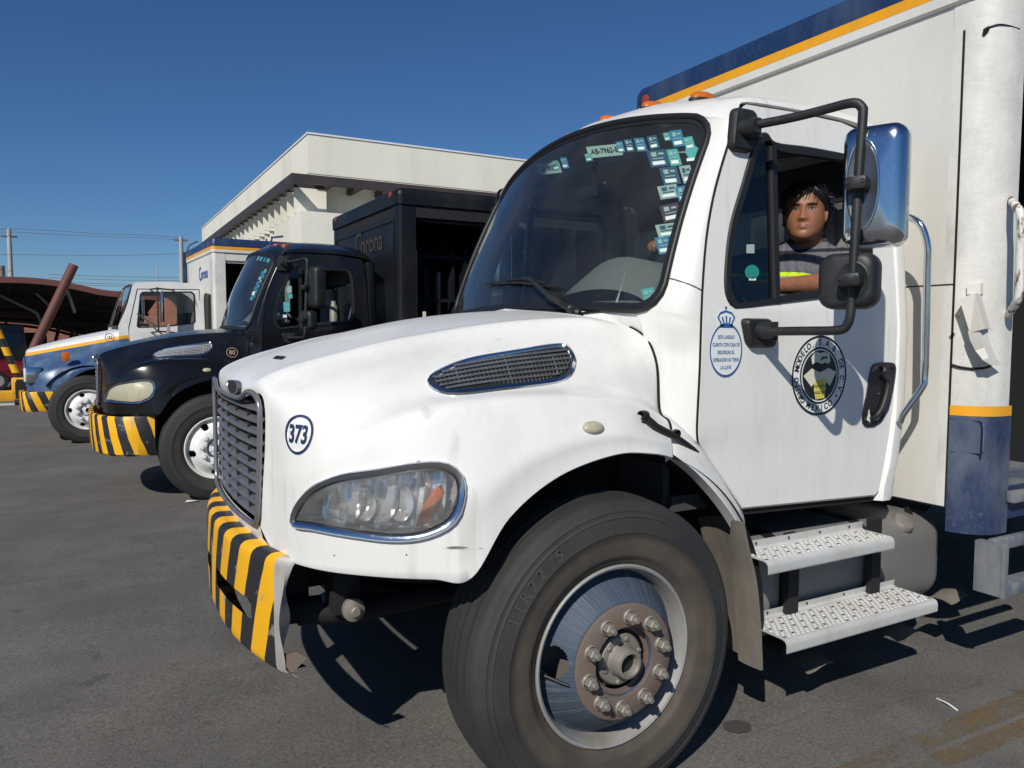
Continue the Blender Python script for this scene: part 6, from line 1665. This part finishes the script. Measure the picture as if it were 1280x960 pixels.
# ------------------------------------------------------------------ poles and wires far behind
conc = worn('pole concrete', (.42, .41, .39), (.28, .27, .25), .5, 1, .8)
def pole(name, px, ptop, y, r, label, arms=()):
    t = aty(px, ptop, y); o = MB().tube([(t.x, y, -.8), (t.x, y, t.z)], [r*1.25, r*.8], 12).build(name, conc, None, 50); tag(o, label, 'utility pole', 'utility poles behind the yard')
    for dz, w in arms: MB().box((t.x-w, y-.06, t.z-dz), (t.x+w, y+.06, t.z-dz+.12)).build('crossarm', M['rust'], o)
    return o, t
o, t1 = pole('utility_pole', 11, 286, 62, .17, 'grey concrete utility pole with gear on it at the left edge', ((.6, .5), (4.6, .5)))
MB().lathe([(.01, 0), (.22, 0), (.24, -.1), (.24, -.8), (.01, -.85)], 14, (t1.x-.55, 62, t1.z-2.6), 'z').build('transformer', M['tank'], o, 40); MB().tube([(t1.x-.3, 62, t1.z-4.4), (t1.x-.32, 62, t1.z-9)], .09, 8).build('riser_pipe', M['dark'], o)
o, t2 = pole('utility_pole', 226, 296, 56, .17, 'grey utility pole above the white cab roof beside the building', ((.3, .45),))
o, t3 = pole('utility_pole', 196.5, 331, 75, .06, 'thin dark mast over the white cab roof')
t4 = aty(237, 313, 40); o = MB().tube([(t4.x-.1, 40, -.5), (t4.x-.1, 40, t4.z)], .07, 8).tube(spline([(t4.x-.1, 40, t4.z), (t4.x, 40, t4.z+.25), (t4.x+.4, 40, t4.z+.5)], 4), .04, 6).build('street_lamp', sl_, None, 50); tag(o, 'slim curved lamp post between the pole and the building corner', 'street lamp')
p = aty(234, 330, 39.5); MB().box((p.x-.22, 39.45, p.z-1.6), (p.x+.05, 39.5, p.z+.6)).build('banner', M['blue'], o)
def wire(pts, y, label, r=.016):
    P = [aty(px, py, y) for px, py in pts]; o = MB().tube(spline(P, 5), r, 5).build('power_line', M['flap']); tag(o, label, 'wire', 'overhead lines in the sky at left')
wire(((-40, 289), (12, 286), (60, 288), (125, 292), (180, 294), (226, 297)), 61.9, 'uppermost overhead wire running right from the top of the left pole')
wire(((-40, 293), (12, 290), (60, 292.5), (125, 295.5), (180, 297), (226, 300)), 61.7, 'second overhead wire just below the topmost one')
wire(((-40, 318), (12, 318), (90, 319), (160, 319), (226, 317)), 61, 'lone level overhead wire halfway down the sky at left')
for i, (ya, yb) in enumerate(((343, 347), (347, 350.5), (352, 354), (354.5, 357))): wire(((60, ya), (150, ya+3), (235, yb)), 70+i, ('highest', 'second', 'third', 'lowest')[i]+' of the four wires low over the carport roof', .018)
o = MB().box((-26, 85, -.5), (30, 86, 5.4)).build('warehouse', plaster); tag(o, 'long low pale warehouse far behind the brick wall', 'building'); MB().box((-26.1, 84.9, 5.41), (30.1, 86.1, 5.7)).build('roof_edge', M['rimgrey'], o)
# dark van in the carport shade
vn = empty('parked_van', (-6.2, 34.0, slope(34)), radians(4), 'dark van standing in the deep shade under the carport roof', 'van')
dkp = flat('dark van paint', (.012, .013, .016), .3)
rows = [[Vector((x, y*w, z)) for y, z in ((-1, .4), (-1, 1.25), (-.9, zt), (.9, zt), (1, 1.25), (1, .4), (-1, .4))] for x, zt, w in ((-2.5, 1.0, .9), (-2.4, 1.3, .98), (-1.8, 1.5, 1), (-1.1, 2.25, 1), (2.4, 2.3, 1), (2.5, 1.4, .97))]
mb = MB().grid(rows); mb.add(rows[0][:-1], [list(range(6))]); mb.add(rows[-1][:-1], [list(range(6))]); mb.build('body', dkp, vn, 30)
for x in (-1.0, .2, 1.4): mk('side_window', [(x, -1.0, 1.4), (x+.9, -1.0, 1.4), (x+.9, -.935, 1.95), (x, -.935, 1.95)], [[0, 1, 2, 3]], flat('van glass', (.03, .035, .04), .1), vn)
for x in (-1.6, 1.6):
    for y in (-.9, .9): MB().lathe([(.2, -.1), (.34, -.11), (.36, -.08), (.36, .08), (.34, .11), (.2, .1)], 24).build('wheel', M['rubber'], vn, 40, loc=(x, y, .36))

# rubber gap along the rear edge of the hood, scuffs and small fittings on it
for T_ in (T1, T2):
    for sg in (1, -1):
        P = [Vector((p.x+.003, (p.y-.003)*sg, p.z)) for p in hood_g[-1][15:44]]
        MB().tube(P, .0048, 6).build('hood_gap', M['seam'], T_, 60)
for T_ in (T1, T2):
    for sg in (1, -1):
        P = [Vector((p.x-.003, (p.y-.0012)*sg, p.z)) for p in spline(door_front[1:], 3)]
        MB().tube(P, .0042, 6).build('door_gap', M['seam'], T_, 60)
sc = flat('dark scuff', (.20, .19, .17), .7)
def mark(pix, name, m, off=.002):
    pts = [on_hood(*p) for p in pix]
    mk(name, [q+n*off for q, n in pts], [list(range(len(pts)))], m, hood_o)
mark([(557, 684), (566, 682.5), (578, 683), (586, 684.5), (576, 686), (563, 686)], 'scuff', sc)
mark([(553, 685.5), (600, 684.5), (604, 686), (580, 687.5)], 'scuff', flat('faint scuff', (.42, .40, .36), .7), .0015)
mark([(341, 449), (346, 445.5), (358, 446.5), (352, 450)], 'hood_cap', M['plastic'], .004)
for px, py, w, h in ((383, 561, 1.2, 1.5), (508, 693, 1.0, 1.0), (418, 694, .8, .9)): mark([(px-w, py-h), (px+w, py-h), (px+w, py+h), (px-w, py+h)], 'scuff', sc)
